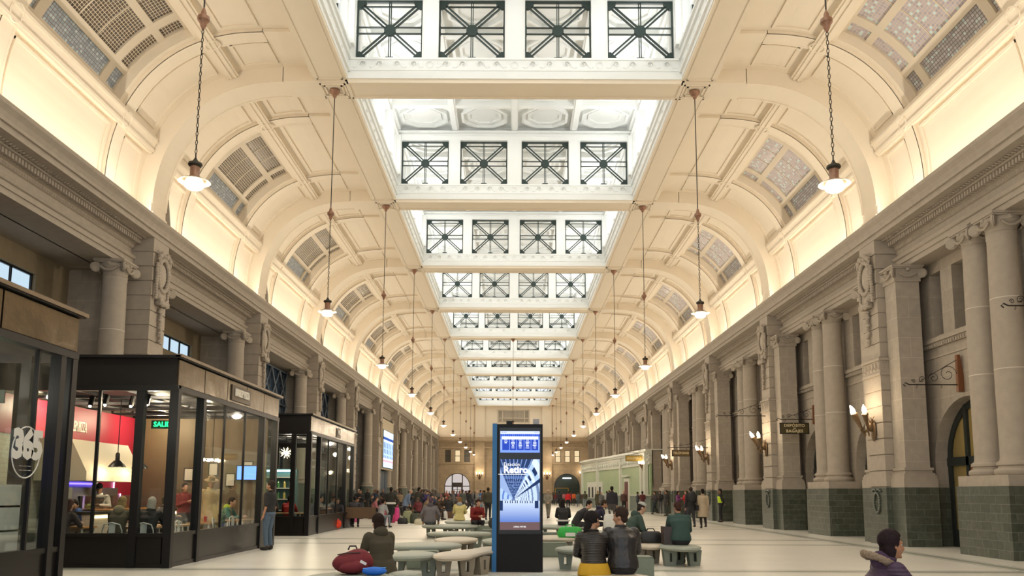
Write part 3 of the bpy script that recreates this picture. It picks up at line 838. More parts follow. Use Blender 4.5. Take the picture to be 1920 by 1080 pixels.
# pilasters, string course, frieze
for xc in (-5.1, 5.1): ew.box(xc - .75, xc + .75, EW - .35, EW, 1.5, 9.5)
ew.box(-12.4, 12.4, EW - .12, EW, 5.9, 6.15); ew.box(-12.4, 12.4, EW - .25, EW, 8.3, 8.5); ew.box(-12.4, 12.4, EW - .7, EW, 9.4, 9.98); ew.box(-12.4, 12.4, EW - .45, EW, 9.2, 9.4)
struct(ew.build('wall_end', STONE_W))
gd = MB(); 
for i in range(0, len(edges), 2): gd.box(edges[i], edges[i + 1], EW - .04, EW, 0, 1.5)
for xc in (-5.1, 5.1): gd.box(xc - .8, xc + .8, EW - .4, EW, 0, 1.5)
struct(gd.build('baseboard_end', GREEN))
up = MB()
poly = [(12.4, 9.9)] + [prof(t, -.4) for t in range(0, 91, 6)] + [(7.5, 15.8), (0, 15.8), (-7.5, 15.8)] + [(-a, b) for a, b in [prof(t, -.4) for t in range(90, -1, -6)]] + [(-12.4, 9.9)]
up.prism(poly, 'y', EW, EW + .4)
for xc in (-11.4, -5.1, 5.1): pass
for xc in (-5.1, 5.1): up.box(xc - .7, xc + .7, EW - .3, EW, 9.9, 14.8)
for (a, b, c, d) in ((-4.2, 4.2, 10.2, 14.5), (-11.0, -6.0, 10.2, 12.2), (6.0, 11.0, 10.2, 12.2)):
    for (u0, u1, v0, v1) in ((a, b, c, c + .08), (a, b, d - .08, d), (a, a + .08, c, d), (b - .08, b, c, d)): up.box(u0, u1, EW - .06, EW, v0, v1)
up.box(-5, 5, EW - .1, EW, 14.5, 14.7)
struct(up.build('wall_end', PAINT))
# vent window high up in the end wall
w = struct(empty('window_55', (0, EW - .08, 13.2))); f = MB()
for x in (-2.4, -1.75, -.0 - .05, 1.65, 2.3): 
    if x == -.05: continue
    f.box(x, x + .1, -.06, .06, -.95, .95)
for z in (-.95, -.35, .85): f.box(-2.4, 2.4, -.06, .06, z, z + .1)
f.build('frame', TAN, w)
pn = MB(); pn.box(-2.4, 2.4, .02, .06, -.95, .95); pn.build('pane', mat('dull_grey_glass', (.30, .25, .18), .3), w)
sl = MB()
for i in range(26): sl.box(-1.65 + i * .13, -1.61 + i * .13, -.02, .02, -.3, .85)
sl.build('grille', TAN, w)
# end wall windows and doors
for i, (a, b) in enumerate(wins):
    w = struct(empty('window_%d' % (60 + i + 200), ((a + b) / 2, EW + .3, 7.12))); f = MB()
    for x in (-.43, .35): f.box(x, x + .08, -.05, .05, -.9, .9)
    for z in (-.93, -.04, .85): f.box(-.43, .43, -.05, .05, z, z + .08)
    f.build('frame', DARKIRON, w)
    lit = i >= 6 or i in (1,)
    MB().box(-.4, .4, .02, .04, -.9, .9).build('pane', emis('lit_office_pane', (.95, .72, .42), .75) if lit else mat('dim_pane', (.12, .10, .07), .2), w)
def end_door(num, xc, kind):
    d = struct(empty('door_%d' % num, (xc, EW + .35, 0))); R, zs = 1.95, 2.55; f = MB(); p = MB()
    for i in range(16):
        t0, t1 = PI * i / 16, PI * (i + 1) / 16
        f.prism([(-R * math.cos(t0), zs + R * math.sin(t0)), (-R * math.cos(t1), zs + R * math.sin(t1)), (-(R - .1) * math.cos(t1), zs + (R - .1) * math.sin(t1)), (-(R - .1) * math.cos(t0), zs + (R - .1) * math.sin(t0))], 'y', -.06, .06)
        p.prism([(-R * math.cos(t0), zs + R * math.sin(t0)), (-R * math.cos(t1), zs + R * math.sin(t1)), (0, zs)], 'y', .02, .04)
    p.box(-R, R, .02, .04, 0, zs)
    for x in (-R, R - .1): f.box(x, x + .1, -.06, .06, 0, zs)
    if kind == 'white':
        for x in (-.85, .7): f.box(x, x + .15, -.06, .06, 0, 4.4)
        f.box(-R, R, -.06, .06, zs - .05, zs + .08); f.box(-.85, .85, -.07, .07, 2.4, 3.1)
        for x in (-.7, -.05, .6): f.box(x, x + .1, -.06, .06, 0, 2.4)
        f.box(-.7, .7, -.06, .06, 0, .9)
        for z in (1.3, 1.7, 2.05): f.box(-.7, .7, -.05, .05, z, z + .05)
        p.build('pane', emis('white_lit_glass', (.62, .55, .52), .75), d); f.build('door_frame', mat('dark_door_wood', (.05, .035, .03), .4), d)
    elif kind == 'dark':
        f.box(-1.6, 1.6, -.05, .05, 2.4, 2.5); p.build('pane', mat('dark_green_glass', (.04, .055, .05), .15), d)
        f.build('door_frame', DARKIRON, d)
        ry = MB()
        for x in (-1.8, .15): ry.box(x, x + .08, -.3, -.2, 0, 2.35)
        ry.box(-1.8, .23, -.3, -.2, 2.27, 2.35); ry.build('yellow_portal', mat('yellow_paint', (.55, .33, .04), .5), d)
        MB().box(-.65, .65, -.35, -.28, 3.75, 3.87).build('tube_light', emis('cool_tube', (.85, .95, 1), 4), d)
    return d
end_door(80, -8.5, 'white'); end_door(81, 0, 'white'); end_door(82, 8.15, 'dark')
# ================================================================ lamps
COPPER = mat('aged_copper', (.30, .16, .10), .42, .5, noise=.25, scale=20)
DARKCOP = mat('blackened_copper', (.05, .045, .035), .45, .6)
OPAL = emis('opal_glass_lit', (1, .88, .70), 3.2)
SHADE = mat('enamel_shade', (.36, .27, .17), .4)
def pendant_parts():
    ca = MB().lathe([(.175, 0), (.18, -.03), (.15, -.07), (.13, -.12), (.07, -.17), (.065, -.22), (.02, -.27)], n=16).mesh('ceiling_rose', COPPER, smooth=True)
    rod = MB().tube([(0, 0, -.25), (0, 0, -4.15)], .016, 6).mesh('rod', DARKCOP)
    kn = MB().lathe([(.01, .22), (.05, .12), (.055, .07), (.11, .02), (.115, -.05), (.07, -.11), (.06, -.16), (.02, -.24)], n=12).mesh('knop', COPPER, smooth=True)
    ch = MB(); z = -4.4
    i = 0
    while z > -7.05:
        L = .055
        ring = [((.022 * math.cos(q)) if i % 2 else 0, 0 if i % 2 else .022 * math.cos(q), z + L * math.sin(q)) for q in [2 * PI * j / 6 for j in range(6)]]
        ch.tube(ring, .009, 3, closed=True); z -= .085; i += 1
    ch = ch.mesh('chain', DARKCOP)
    cap = MB().lathe([(.012, .13), (.03, .1), (.06, .05), (.125, .02), (.13, -.02), (.10, -.05)], n=16).mesh('cap', DARKCOP, smooth=True)
    neck = MB().lathe([(.088, -.04), (.085, -.22), (.10, -.24), (.10, -.27)], n=16).mesh('neck', COPPER, smooth=True)
    sh = MB().lathe([(.10, -.26), (.16, -.275), (.285, -.335), (.29, -.345), (.16, -.29), (.10, -.275)], n=24, cap=False).mesh('shade', SHADE, smooth=True)
    gl = MB().lathe([(.12, -.285), (.155, -.32), (.172, -.38), (.165, -.44), (.13, -.475), (.06, -.49), (.001, -.495)], n=18).mesh('globe', OPAL, smooth='all')
    return ca, rod, kn, ch, cap, neck, sh, gl
PP = pendant_parts()
PEN_E = 185
def pendant(k, s, x=None, ceil=14.67, power=None):
    side = 'left' if s < 0 else 'right'
    lbl = 'copper pendant lamp on a long chain, %s on the %s side' % (ORD[max(k, 0)], side) if x is None else 'single pendant lamp hanging on the centre line behind the tall screen'
    t = thing('pendant_lamp', lbl, 'lamp', ((s * 5.94) if x is None else x, P(k) if k < 10 else P(k) - .9, ceil if k < 10 else 14.76), 0, 'pendant lamps on long chains')
    for n, m in zip(('ceiling_rose', 'rod', 'knop', 'chain', 'cap', 'neck', 'shade', 'globe'), PP):
        z = {'knop': -4.2, 'cap': -7.12, 'neck': -7.12, 'shade': -7.12, 'globe': -7.12}.get(n, 0)
        link(n, m, t, (0, 0, z))
    l = bpy.data.lights.new('lamp_light', 'POINT'); l.energy = (power or PEN_E) if k < 10 else 45; l.color = (1, .84, .64); l.shadow_soft_size = .15
    o = bpy.data.objects.new('lamp_light', l); COL.objects.link(o); o.parent = t; o.location = (0, 0, -7.78)
for k in range(-1, 11):
    for s in (-1, 1): 
        if k >= 0: pendant(k, s)
        else:
            l = bpy.data.lights.new('lamp_light', 'POINT'); l.energy = PEN_E; l.color = (1, .84, .64); l.shadow_soft_size = .15
            o = bpy.data.objects.new('lamp_light', l); COL.objects.link(o); o.location = (s * 5.94, P(k), 6.9)
pendant(5, 1, x=-.05, power=150)
# ---- torch sconces on the right piers, end wall
FLAME = emis('flame_bulb_lit', (1, .80, .55), 22)
BRONZE = mat('old_bronze', (.20, .13, .07), .45, .7, noise=.3, scale=25)
def torch_mb():
    mb = MB().lathe([(.012, -.38), (.03, -.30), (.028, -.05), (.045, .0), (.05, .05), (.085, .30), (.105, .34), (.105, .38), (.07, .40)], n=10)
    return mb
_bulb = MB().lathe([(.03, .38), (.06, .43), (.068, .50), (.05, .58), (.02, .65), (.002, .68)], n=12)
def sconce(x, y, z, rz, label, n=3, e=22):
    t = thing('torch_sconce', label, 'wall lamp', (x, y, z), rz, 'torch wall lamps')
    b = MB(); b.ball((-.02, 0, -.12), (.06, .17, .34), 12, 8)
    b.ball((-.10, 0, -.02), (.09, .12, .15), 10, 8); b.ball((-.19, 0, -.05), (.04, .035, .05), 6, 5)
    for sg in (-1, 1):
        b.tube([(-.05, sg * .06, .1), (-.09, sg * .14, .22), (-.04, sg * .2, .33)], [.03, .022, .006], 5)
        b.tube([(-.03, sg * .02, .14), (-.07, sg * .05, .28)], [.03, .006], 5)
    b.tube([(-.16, 0, -.12), (-.30, 0, -.20), (-.42, 0, -.10)], .03, 6)
    b.tube([(-.3, -.26, -.12), (-.34, 0, -.15), (-.3, .26, -.12)], .025, 6)
    if 'scon' not in MATS: MATS['scon'] = b.mesh('backplate', BRONZE, smooth=True)
    link('backplate', MATS['scon'], t)
    spots = ((-.42, 0, .05, .45, 0), (-.32, -.26, .02, .3, .35), (-.32, .26, .02, .3, -.35))
    if 'torch' not in MATS: MATS['torch'] = (torch_mb().mesh('torch', BRONZE, smooth=True), _bulb.mesh('flame_bulb', FLAME, smooth='all'))
    for (a, bb, c, tl, tw) in spots[:n]:
        o = link('torch', MATS['torch'][0], t, (a, bb, c), (tw, -tl, 0)); link('flame_bulb', MATS['torch'][1], o)
    l = bpy.data.lights.new('sconce_light', 'POINT'); l.energy = e; l.color = (1, .78, .52); l.shadow_soft_size = .12
    o = bpy.data.objects.new('sconce_light', l); COL.objects.link(o); o.parent = t; o.location = (-.62, 0, .75)
for k in range(0, 10):
    sconce(11.27, P(k), 3.62, 0, 'bronze torch wall lamp with lit flame bulbs on the %s pier at right' % ORD[k])
for x, w_ in ((-5.1, 'left'), (5.1, 'right')):
    sconce(x, EW - .36, 4.0, PI / 2, 'three-flame wall lamp on the %s pilaster of the far end wall' % w_, e=22)
sconce(10.55, EW - .02, 4.2, PI / 2, 'small flame wall lamp at the right corner of the far end wall', e=12)
# slim floodlight bars at the foot of each left arch
for k in range(1, 10):
    t = thing('uplight_bar', 'slim grey metal bar leaning at the foot of the %s arch, left side' % ORD[k], 'light bar', (-11.5, P(k) + .66, 10.04), 0, 'metal bars at the arch feet')
    MB().cbox(0, 0, .55, .12, .09, 1.1, rot=Euler((0, -.12, 0))).build('tube_body', mat('grey_metal', (.32, .29, .25), .45, .5), t)
    MB().cbox(0, 0, .03, .2, .14, .06).build('foot', mat('grey_metal', (.3,) * 3), t)
# ================================================================ station furniture
BLACK = mat('satin_black_steel', (.010, .009, .009), .38, .0, spec=.25)
BLACK2 = mat('black_gloss_panel', (.014, .012, .011), .28, .0, spec=.25)
BRASSY = mat('burnished_brass_panel', (.11, .082, .048), .2, .85, noise=.3, scale=1.6, bump=1.0)
WOODT = mat('light_wood_top', (.50, .28, .12), .4, noise=.2, scale=6)
def glass_material(name, tint=(.92, .95, .95), refl=.10):
    if name in MATS: return MATS[name]
    m = bpy.data.materials.new(name); m.use_nodes = True; nt = m.node_tree; nt.nodes.clear()
    t = nt.nodes.new('ShaderNodeBsdfTransparent'); t.inputs[0].default_value = (*tint, 1)
    g = nt.nodes.new('ShaderNodeBsdfGlossy'); g.inputs['Roughness'].default_value = .03; g.inputs['Color'].default_value = (.95, .97, 1, 1)
    lw = nt.nodes.new('ShaderNodeLayerWeight'); lw.inputs[0].default_value = .35
    mr = nt.nodes.new('ShaderNodeMapRange'); mr.inputs[3].default_value = refl * .5; mr.inputs[4].default_value = min(1, refl * 6); nt.links.new(lw.outputs['Fresnel'], mr.inputs[0])
    mx = nt.nodes.new('ShaderNodeMixShader'); o = nt.nodes.new('ShaderNodeOutputMaterial')
    nt.links.new(mr.outputs[0], mx.inputs[0]); nt.links.new(t.outputs[0], mx.inputs[1]); nt.links.new(g.outputs[0], mx.inputs[2]); nt.links.new(mx.outputs[0], o.inputs[0])
    MATS[name] = m; return m
GLASS = glass_material('shop_glass', (.92, .95, .94), .032)
LETTER = mat('cream_letters', (.85, .80, .70), .4)
def spotl(name, loc, e, col, parent=None, size=.1):
    l = bpy.data.lights.new(name, 'POINT'); l.energy = e; l.color = col; l.shadow_soft_size = size
    o = bpy.data.objects.new(name, l); COL.objects.link(o); o.location = loc
    if parent: o.parent = parent
    return o
def cafe(label, xf, ya, yb, xb, zt, posts_side, thin_side, posts_near, thin_near):
    """glass kiosk: hall face at x=xf, near face y=ya; back x=xb"""
    t = thing('glass_cafe_kiosk', label, 'kiosk', (xf, ya, 0), 0, 'black framed glass kiosks along the left')
    L = yb - ya; W = xf - xb
    b = MB(); b.box(-.06, 0, 0, L, .0, .60); b.box(-W, 0, 0, .06, 0, .60); b.box(-.09, .03, -.03, L, .60, .68); b.box(-W, .03, -.03, .09, .60, .68); b.box(-W, 0, L - .06, L, 0, .6); b.box(-W, .02, -.02, L + .02, 0, .08)
    b.build('base_panel', BLACK2, t)
    for y in posts_side: MB().box(-.12, .05, y - .07, y + .07, 0, 3.6).build('post', BLACK, t)
    for x in posts_near: MB().box(x - .08, x + .08, -.05, .1, 0, 3.6).build('post', BLACK, t)
    for y in thin_side: MB().box(-.05, 0, y - .02, y + .02, .68, 3.55).build('mullion', BLACK, t)
    for x in thin_near: MB().box(x - .03, x + .03, 0, .05, .68, 3.55).build('mullion', BLACK, t)
    for x in posts_near[1:]: MB().box(x - .08, x + .08, L - .1, L + .02, 0, 3.6).build('post', BLACK, t)
    h = MB(); h.box(-.10, .06, 0, L, 3.55, 3.66); h.box(-W, .06, -.06, .1, 3.55, 3.66); h.box(-W, 0, L - .06, L, 3.5, 3.66)
    h.build('transom', BLACK, t)
    f = MB(); n = 5
    for i in range(n): f.box(0, .03, L * i / n + .02, L * (i + 1) / n - .02, 3.68, 4.2)
    f.build('brass_fascia', BRASSY, t)
    f = MB(); f.box(-W, 0, -.02, 0, 3.66, 4.22); f.box(-.05, 0, 0, L, 3.66, 4.22); f.box(-W, 0, L - .05, L, 3.66, 4.22); f.build('fascia_board', BLACK2, t)
    r = MB(); r.box(-W, .10, -.12, L + .06, 4.22, 4.28); r.box(-W, 0, 0, L, 4.12, 4.22); r.build('roof', BLACK, t)
    r = MB(); r.box(.0, .13, -.12, L + .08, 4.24, 4.30); r.build('roof_edge', mat('worn_bronze_trim', (.20, .15, .10), .4, .7), t)
    g = MB().box(-.035, -.03, .1, L - .06, .68, 3.55); g.build('glass_pane', GLASS, t)
    g = MB().box(-W, -.12, .02, .025, .68, 3.55); g.build('glass_pane', GLASS, t)
    g = MB().box(-W, -.12, L - .03, L - .025, .68, 3.55); g.build('glass_pane', GLASS, t)
    MB().box(-W, 0, 0, L, .0, .03).build('floor_deck', mat('dark_deck', (.08, .07, .06), .5), t)
    c = MB().box(-W, -.1, .1, L - .1, 3.9, 3.95)
    for i in range(5): c.box(-W, -.1, .4 + i * 1.4, .5 + i * 1.4, 3.6, 3.66)
    for i in range(4): c.tube([(-W * (i + .5) / 4, .2, 3.72), (-W * (i + .5) / 4, L - .2, 3.72)], .05, 6)
    c.build('ceiling_ducts', mat('duct_black', (.03, .03, .035), .5), t)
    MB().box(-W - .05, -W, 0, L, 0, 4.2).build('back_panel', mat('dark_shop_wall', (.10, .08, .06), .6), t)
    return t, L, W
PX = -6.9
# ---- pizza kiosk
K1, L1, W1 = cafe('black framed glass cafe with a pizza sign and a red wall inside', PX, 16.78, 24.1, -11.1, 4.28,
                  [.07, 1.5, 6.0, 7.25], [3.0, 4.5], [0, -.70, -3.2], [-1.55, -2.35])
def wall_text(name, s, size, loc, face, m, parent, depth=.02, bold=0.0, spacing=1.0):
    mb = text_mb(s, size, depth, bold=bold, spacing=spacing); return mb.build(name, m, parent, loc, rot=(0, 0, FACE[face]))
def add_sign(t, text, y, z, w=1.25, size=.25):
    p = MB().box(.03, .06, y - w / 2 - .08, y + w / 2 + .08, z - .2, z + .18).build('sign_board', mat('sign_bronze', (.10, .075, .05), .4, .6), t)
    o = text_mb(text, size, .03, bold=.006).xf(Matrix.Scale(.62 if len(text) > 6 else .8, 4, (1, 0, 0))).xf(Matrix.Rotation(PI / 2, 4, 'Z')).xf(Matrix.Translation((.08, y, z))).build('lettering', LETTER, p)
add_sign(K1, 'HARLEM PIZZA', 3.9, 3.93)
# red interior wall with lettering, white kitchen niche
RED = mat('crimson_wall', (.42, .015, .045), .45); WTILE = brickmat('white_wall_tiles', (.75, .68, .56), (.70, .64, .53), (.5, .45, .38), .3, .1, .004, .25, .04, 3)
kw = thing('red_partition_wall', 'crimson wall inside the cafe lettered LEM PIZZA above the kitchen', 'partition', (-10.98, 20.6, 0), 0)
m = MB(); m.box(0, .08, -3.6, 3.4, 2.75, 3.6); m.box(0, .08, 1.35, 3.4, .03, 2.75); m.build('painted_wall', RED, kw)
MB().box(0, .05, -3.6, 1.35, .03, 2.75).build('tiled_wall', WTILE, kw)
text_mb('HARLEM PIZZA', .37, .02, 'RIGHT', bold=.004, spacing=.98).xf(Matrix.Scale(.40, 4, (1, 0, 0))).xf(Matrix.Rotation(PI / 2, 4, 'Z')).xf(Matrix.Translation((.10, .45, 3.1))).build('lettering', LETTER, kw)
for i, (y, z, l, ver) in enumerate(((1.75, 2.2, .0, 0), (2.1, 1.75, .55, 1), (2.5, 1.2, .5, 1))):
    if l: MB().cbox(.10, y, z, .02, .03, l).build('neon_tube', emis('violet_neon', (.75, .55, 1), 5), kw)
MB().box(.09, .11, .2, 1.3, 2.28, 2.32).build('neon_tube', emis('blue_neon', (.12, .08, 1), 5), kw)
MB().box(.09, .11, -.8, 1.0, 1.68, 1.72).build('neon_tube', emis('blue_neon', (.12, .08, 1), 5), kw)
hd = thing('extractor_hood', 'cream plaster extractor hood over the pizza kitchen', 'hood', (-10.2, 20.1, 0), 0)
MB().prism([(-.7, 1.75), (.5, 1.75), (.5, 1.95), (.1, 2.7), (-.7, 2.7)], 'y', -1.2, 1.6).build('hood_body', mat('cream_plaster', (.70, .60, .45), .6), hd)
ov = thing('pizza_oven', 'steel pizza oven with dark mouth behind the counter', 'oven', (-10.5, 20.2, 0), 0)
MB().box(-.4, .35, -1.0, 1.2, .03, 1.6).build('oven_body', mat('brushed_steel', (.6, .6, .58), .3, 1), ov); MB().box(.35, .38, -.7, .9, 1.1, 1.4).build('oven_mouth', BLACK, ov)
ct = thing('service_counter', 'white tiled service counter with a glowing under-shelf strip', 'counter', (-9.55, 20.6, 0), 0)
MB().box(-.3, .3, -2.2, 2.6, .03, 1.0).build('counter_body', WTILE, ct); MB().box(-.36, .36, -2.25, 2.65, 1.0, 1.06).build('counter_top', mat('dark_counter', (.05, .045, .04), .3), ct)
MB().box(.31, .33, -2.1, 2.5, .92, .97).build('light_strip', emis('warm_strip', (1, .75, .4), 4), ct)
MB().box(-.25, .25, -1.6, 1.2, 1.10, 1.42).build('display_case', glass_material('case_glass', (.9, .9, .88), .1), ct)
for i in range(5):
    p = thing('pizza', 'baked pizza in the counter display, %s from the near end' % NTH[i], 'food', (-9.55, 19.4 + i * .52, 1.06), 0, 'pizzas in the display case')
    MB().lathe([(.0, 0), (.2, 0), (.22, .02), (.2, .04), (.17, .03), (0, .03)], n=14).build('crust', mat('pizza_crust', (.62, .33, .10), .6, noise=.3, scale=20), p)
    MB().lathe([(.0, .03), (.17, .03), (.16, .04), (0, .042)], n=12).build('topping', mat('pizza_top', (.60, .20, .05), .5, noise=.5, scale=40), p)
def dome_lamp(x, y, z, label, e=25):
    t = thing('dome_pendant_lamp', label, 'lamp', (x, y, z), 0, 'black dome lamps over the pizza counter')
    MB().lathe([(.03, .34), (.05, .30), (.05, .16), (.09, .14), (.17, .05), (.2, 0), (.19, 0), (.1, .1)], n=20, cap=False).build('shade', BLACK, t, smooth=True)
    MB().tube([(0, 0, .34), (0, 0, 3.75 - z)], .01, 5).build('cord', BLACK, t)
    MB().ball((0, 0, .05), .045, 8, 6).build('bulb', emis('warm_bulb', (1, .8, .5), 12), t)
    spotl('dome_light', (0, 0, -.03), e, (1, .78, .5), t)
dome_lamp(-9.35, 19.6, 2.08, 'black dome lamp nearest the cafe corner, over the counter'); dome_lamp(-9.35, 20.8, 2.08, 'black dome lamp farther along the counter')
for x, y in ((-8.0, 18.2), (-8.0, 21.5), (-9.8, 22.9), (-10.4, 19.0)): spotl('cafe_light', (x, y, 3.45), 95, (1, .80, .55), None, .1)
def track_spot(i, x, y):
    t = thing('track_spotlight', 'small black ceiling spotlight in the cafe, %s of the row' % NTH[i], 'spotlight', (x, y, 3.6), 0, 'track spotlights in the cafe')
    MB().tube([(0, 0, 0), (0, -.08, -.22)], .055, 8).build('housing', BLACK, t); MB().ball((0, -.085, -.225), .035, 6, 5).build('lens', emis('spot_lens', (1, .93, .8), 10), t)
for i in range(6): track_spot(i, -9.8 + .45 * i, 18.0 + .25 * (i % 2))
ex = thing('exit_sign', 'green lit SALIDA exit sign hanging in the pizza cafe', 'sign', (-7.55, 17.9, 2.95), 0)
MB().box(-.30, .30, -.02, .02, -.09, .09).build('sign_box', mat('sign_dark', (.02, .05, .03), .5), ex); text_mb('SALIDA', .15, .01, bold=.003).xf(Matrix.Translation((0, -.03, 0))).build('lettering', emis('green_led', (.02, .9, .2), 3), ex)
# inner decorated partition seen through the hall side
pt = thing('panelled_partition', 'ochre partition with small framed pictures at the far end of the cafe', 'partition', (-9.0, 23.85, 0), 0)
MB().box(-2.0, 1.9, 0, .08, .03, 3.6).build('panel', mat('ochre_panel', (.13, .09, .045), .6, noise=.15, scale=3), pt)
for i, (x, z) in enumerate(((-.3, 2.0), (.4, 2.15), (.9, 1.85), (1.4, 2.2))):
    f = MB().box(x - .14, x + .14, -.03, 0, z - .19, z + .19).build('picture_frame', BLACK, pt); MB().box(x - .11, x + .11, -.035, -.03, z - .16, z + .16).build('print', mat('pale_print', (.6, .55, .45), .6), f)
# wall bracket candelabra lights inside
for i, (x, y, z) in enumerate(((-7.9, 21.2, 2.35), (-8.2, 22.6, 2.4))):
    t = thing('cafe_chandelier', 'small glowing bulb cluster hanging in the cafe, %s one' % ('near' if i == 0 else 'far'), 'lamp', (x, y, z), 0)
    MB().tube([(0, 0, 0), (0, 0, 1.3)], .012, 5).build('rod', BLACK, t)
    for j in range(5):
        a = j * 2 * PI / 5; b = MB(); b.tube([(0, 0, 0), (.13 * math.cos(a), .13 * math.sin(a), -.04)], .01, 4); a_ = b.build('arm', BLACK, t)
        MB().ball((.14 * math.cos(a), .14 * math.sin(a), -.03), .04, 8, 6).build('bulb', emis('warm_bulb', (1, .8, .5), 12), a_)
# ---- cafe chairs and tables
WMET = mat('white_enamelled_metal', (.72, .72, .66), .35)
def chair_proto():
    t = thing('cafe_chair', 'x', 'chair', (0, 0, 0), 0, 'white metal cafe chairs')
    MB().prism([(-.18, -.18), (.18, -.18), (.2, 0), (.17, .19), (-.17, .19), (-.2, 0)], 'z', .43, .455).build('seat', WMET, t)
    b = MB(); pts = [(-.2, .17, .45), (-.2, .2, .68), (-.16, .22, .80), (0, .24, .84), (.16, .22, .80), (.2, .2, .68), (.2, .17, .45)]
    b.tube(pts, .014, 6); b.build('back_frame', WMET, t)
    MB().cbox(0, .21, .63, .13, .012, .38).build('back_splat', WMET, t)
    for sx in (-1, 1):
        for sy in (-1, 1): MB().tube([(sx * .16, sy * .15, .44), (sx * .215, sy * .21, 0)], .018, 6).build('leg', WMET, t)
    return t
CH = chair_proto(); first = [True]
def put_chair(x, y, rz, label):
    if first[0]: first[0] = False; CH.location = (x, y, .03); CH.rotation_euler = (0, 0, rz); CH['label'] = label; return
    clone(CH, (x, y, .03), rz, label)
put_chair(-9.45, 17.5, PI * .92, 'white metal cafe chair at the left end of the near window')
put_chair(-8.27, 17.5, PI, 'white metal cafe chair behind the middle of the near window')
put_chair(-7.62, 17.5, PI, 'white metal cafe chair behind the corner window pane')
put_chair(-7.25, 18.7, PI / 2, 'white metal cafe chair just past the corner, hall side window')
put_chair(-7.25, 19.6, PI / 2, 'white metal cafe chair beside the trench coat figure')
put_chair(-7.25, 20.9, PI / 2 + .2, 'white metal cafe chair in the middle of the hall side window')
put_chair(-8.1, 21.9, -PI / 2, 'white metal cafe chair facing the hall by the red panel')
put_chair(-7.3, 22.4, PI / 2 - .2, 'white metal cafe chair near the far end of the cafe')
put_chair(-9.75, 18.85, .15, 'white metal cafe chair under the man in blue')
put_chair(-8.05, 23.05, PI / 2, 'white metal cafe chair under the man in the green jacket')
def table(x, y, w, d, h, label):
    t = thing('cafe_table', label, 'table', (x, y, .03), 0, 'wooden topped cafe tables')
    MB().box(-w / 2, w / 2, -d / 2, d / 2, h - .04, h).build('tabletop', WOODT, t)
    for sx in (-1, 1):
        for sy in (-1, 1): MB().tube([(sx * (w / 2 - .05), sy * (d / 2 - .05), h - .04), (sx * (w / 2 - .03), sy * (d / 2 - .03), 0)], .02, 6).build('leg', WMET, t)
table(-9.55, 18.2, .75, .6, .73, 'wooden cafe table between the long haired woman and the man in blue')
table(-8.02, 18.15, .6, .6, .73, 'wooden cafe table with a red cup beside the blond woman')
table(-7.85, 19.3, .7, .9, .73, 'wooden cafe table by the hall side window, near end')
table(-7.75, 21.0, .6, .8, .73, 'wooden cafe table in the middle of the hall side window')
table(-7.5, 23.0, .5, .9, .74, 'wooden table at the far end of the cafe')
for i, (x, y, z) in enumerate(((-7.95, 18.02, .76), (-8.15, 18.12, .76), (-7.75, 21.1, .76))):
    c = tag(MB().lathe([(.035, 0), (.045, .13)], n=10).build('paper_cup', mat('red_cup', (.5, .03, .03), .5), None, (x, y, z)), 'red paper cup on a cafe table, %s' % ('nearest the corner post' if i == 0 else 'left of its twin' if i == 1 else 'by the hall side window'), 'cup')
# ---- second kiosk
K2, L2, W2 = cafe('black framed glass kiosk standing beyond the pizza cafe', -7.22, 29.3, 37.4, -11.1, 4.4, [.07, 1.6, 6.4, 8.03], [3.2, 4.8], [0, -.55, -3.4], [-1.6, -2.5])
add_sign(K2, 'CAFÉ', 4.6, 3.93, .55)
for x, y in ((-8.5, 31.5), (-8.5, 35.2)): spotl('kiosk_light', (x, y, 3.3), 110, (1, .82, .6), None, .1)
t = thing('starburst_lamp', 'spiky glowing starburst lamp hanging in the second kiosk', 'lamp', (-8.4, 30.6, 2.95), 0)
b = MB()
for i in range(22):
    a, c = i * 2.4, math.asin(-1 + 2 * (i + .5) / 22); b.tube([(0, 0, 0), (.22 * math.cos(a) * math.cos(c), .22 * math.sin(a) * math.cos(c), .22 * math.sin(c))], .008, 3)
b.build('spikes', emis('warm_bulb2', (1, .75, .45), 6), t); MB().tube([(0, 0, 0), (0, 0, 1)], .01, 4).build('cord', BLACK, t)
sh = thing('lit_shelf_unit', 'bright stocked shelf unit inside the second kiosk', 'shelf', (-9.4, 32.2, 0), 0)
MB().box(-1.0, 1.0, 0, .3, .03, 2.4).build('carcass', mat('teal_panel', (.12, .25, .26), .5), sh)
for i in range(4): MB().box(-.95, .95, -.2, 0, .8 + i * .42, .84 + i * .42).build('shelf_board', mat('white_board', (.75, .75, .7), .5), sh)
MB().box(-.95, .95, -.04, -.02, 2.3, 2.36).build('light_strip', emis('cool_strip', (.7, .9, 1), 5), sh)
rj = random.Random(3)
for i in range(24):
    r, cidx = i // 8, i % 8
    tag(MB().lathe([(.05, 0), (.055, .2), (.02, .25), (.02, .28)], n=8).build('bottle', mat('bottle_%d' % (i % 4), [(.6, .1, .05), (.1, .3, .1), (.7, .6, .2), (.5, .5, .55)][i % 4], .2), None, (-10.25 + cidx * .24, 32.1, .84 + r * .42)),
        'bottle in the second kiosk, %s lit shelf up, %s from left' % (NTH[r], NTH[cidx]), 'bottle', 'bottles on the kiosk shelves')
sc = thing('blue_screen', 'small blue lit screen inside the pizza cafe by the standing man', 'screen', (-7.6, 23.7, 2.05), 0)
MB().box(-.3, .3, 0, .05, -.22, .22).build('bezel', BLACK, sc); MB().box(-.27, .27, -.01, 0, -.19, .19).build('display', emis('blue_display', (.12, .25, 1), 2.5), sc)
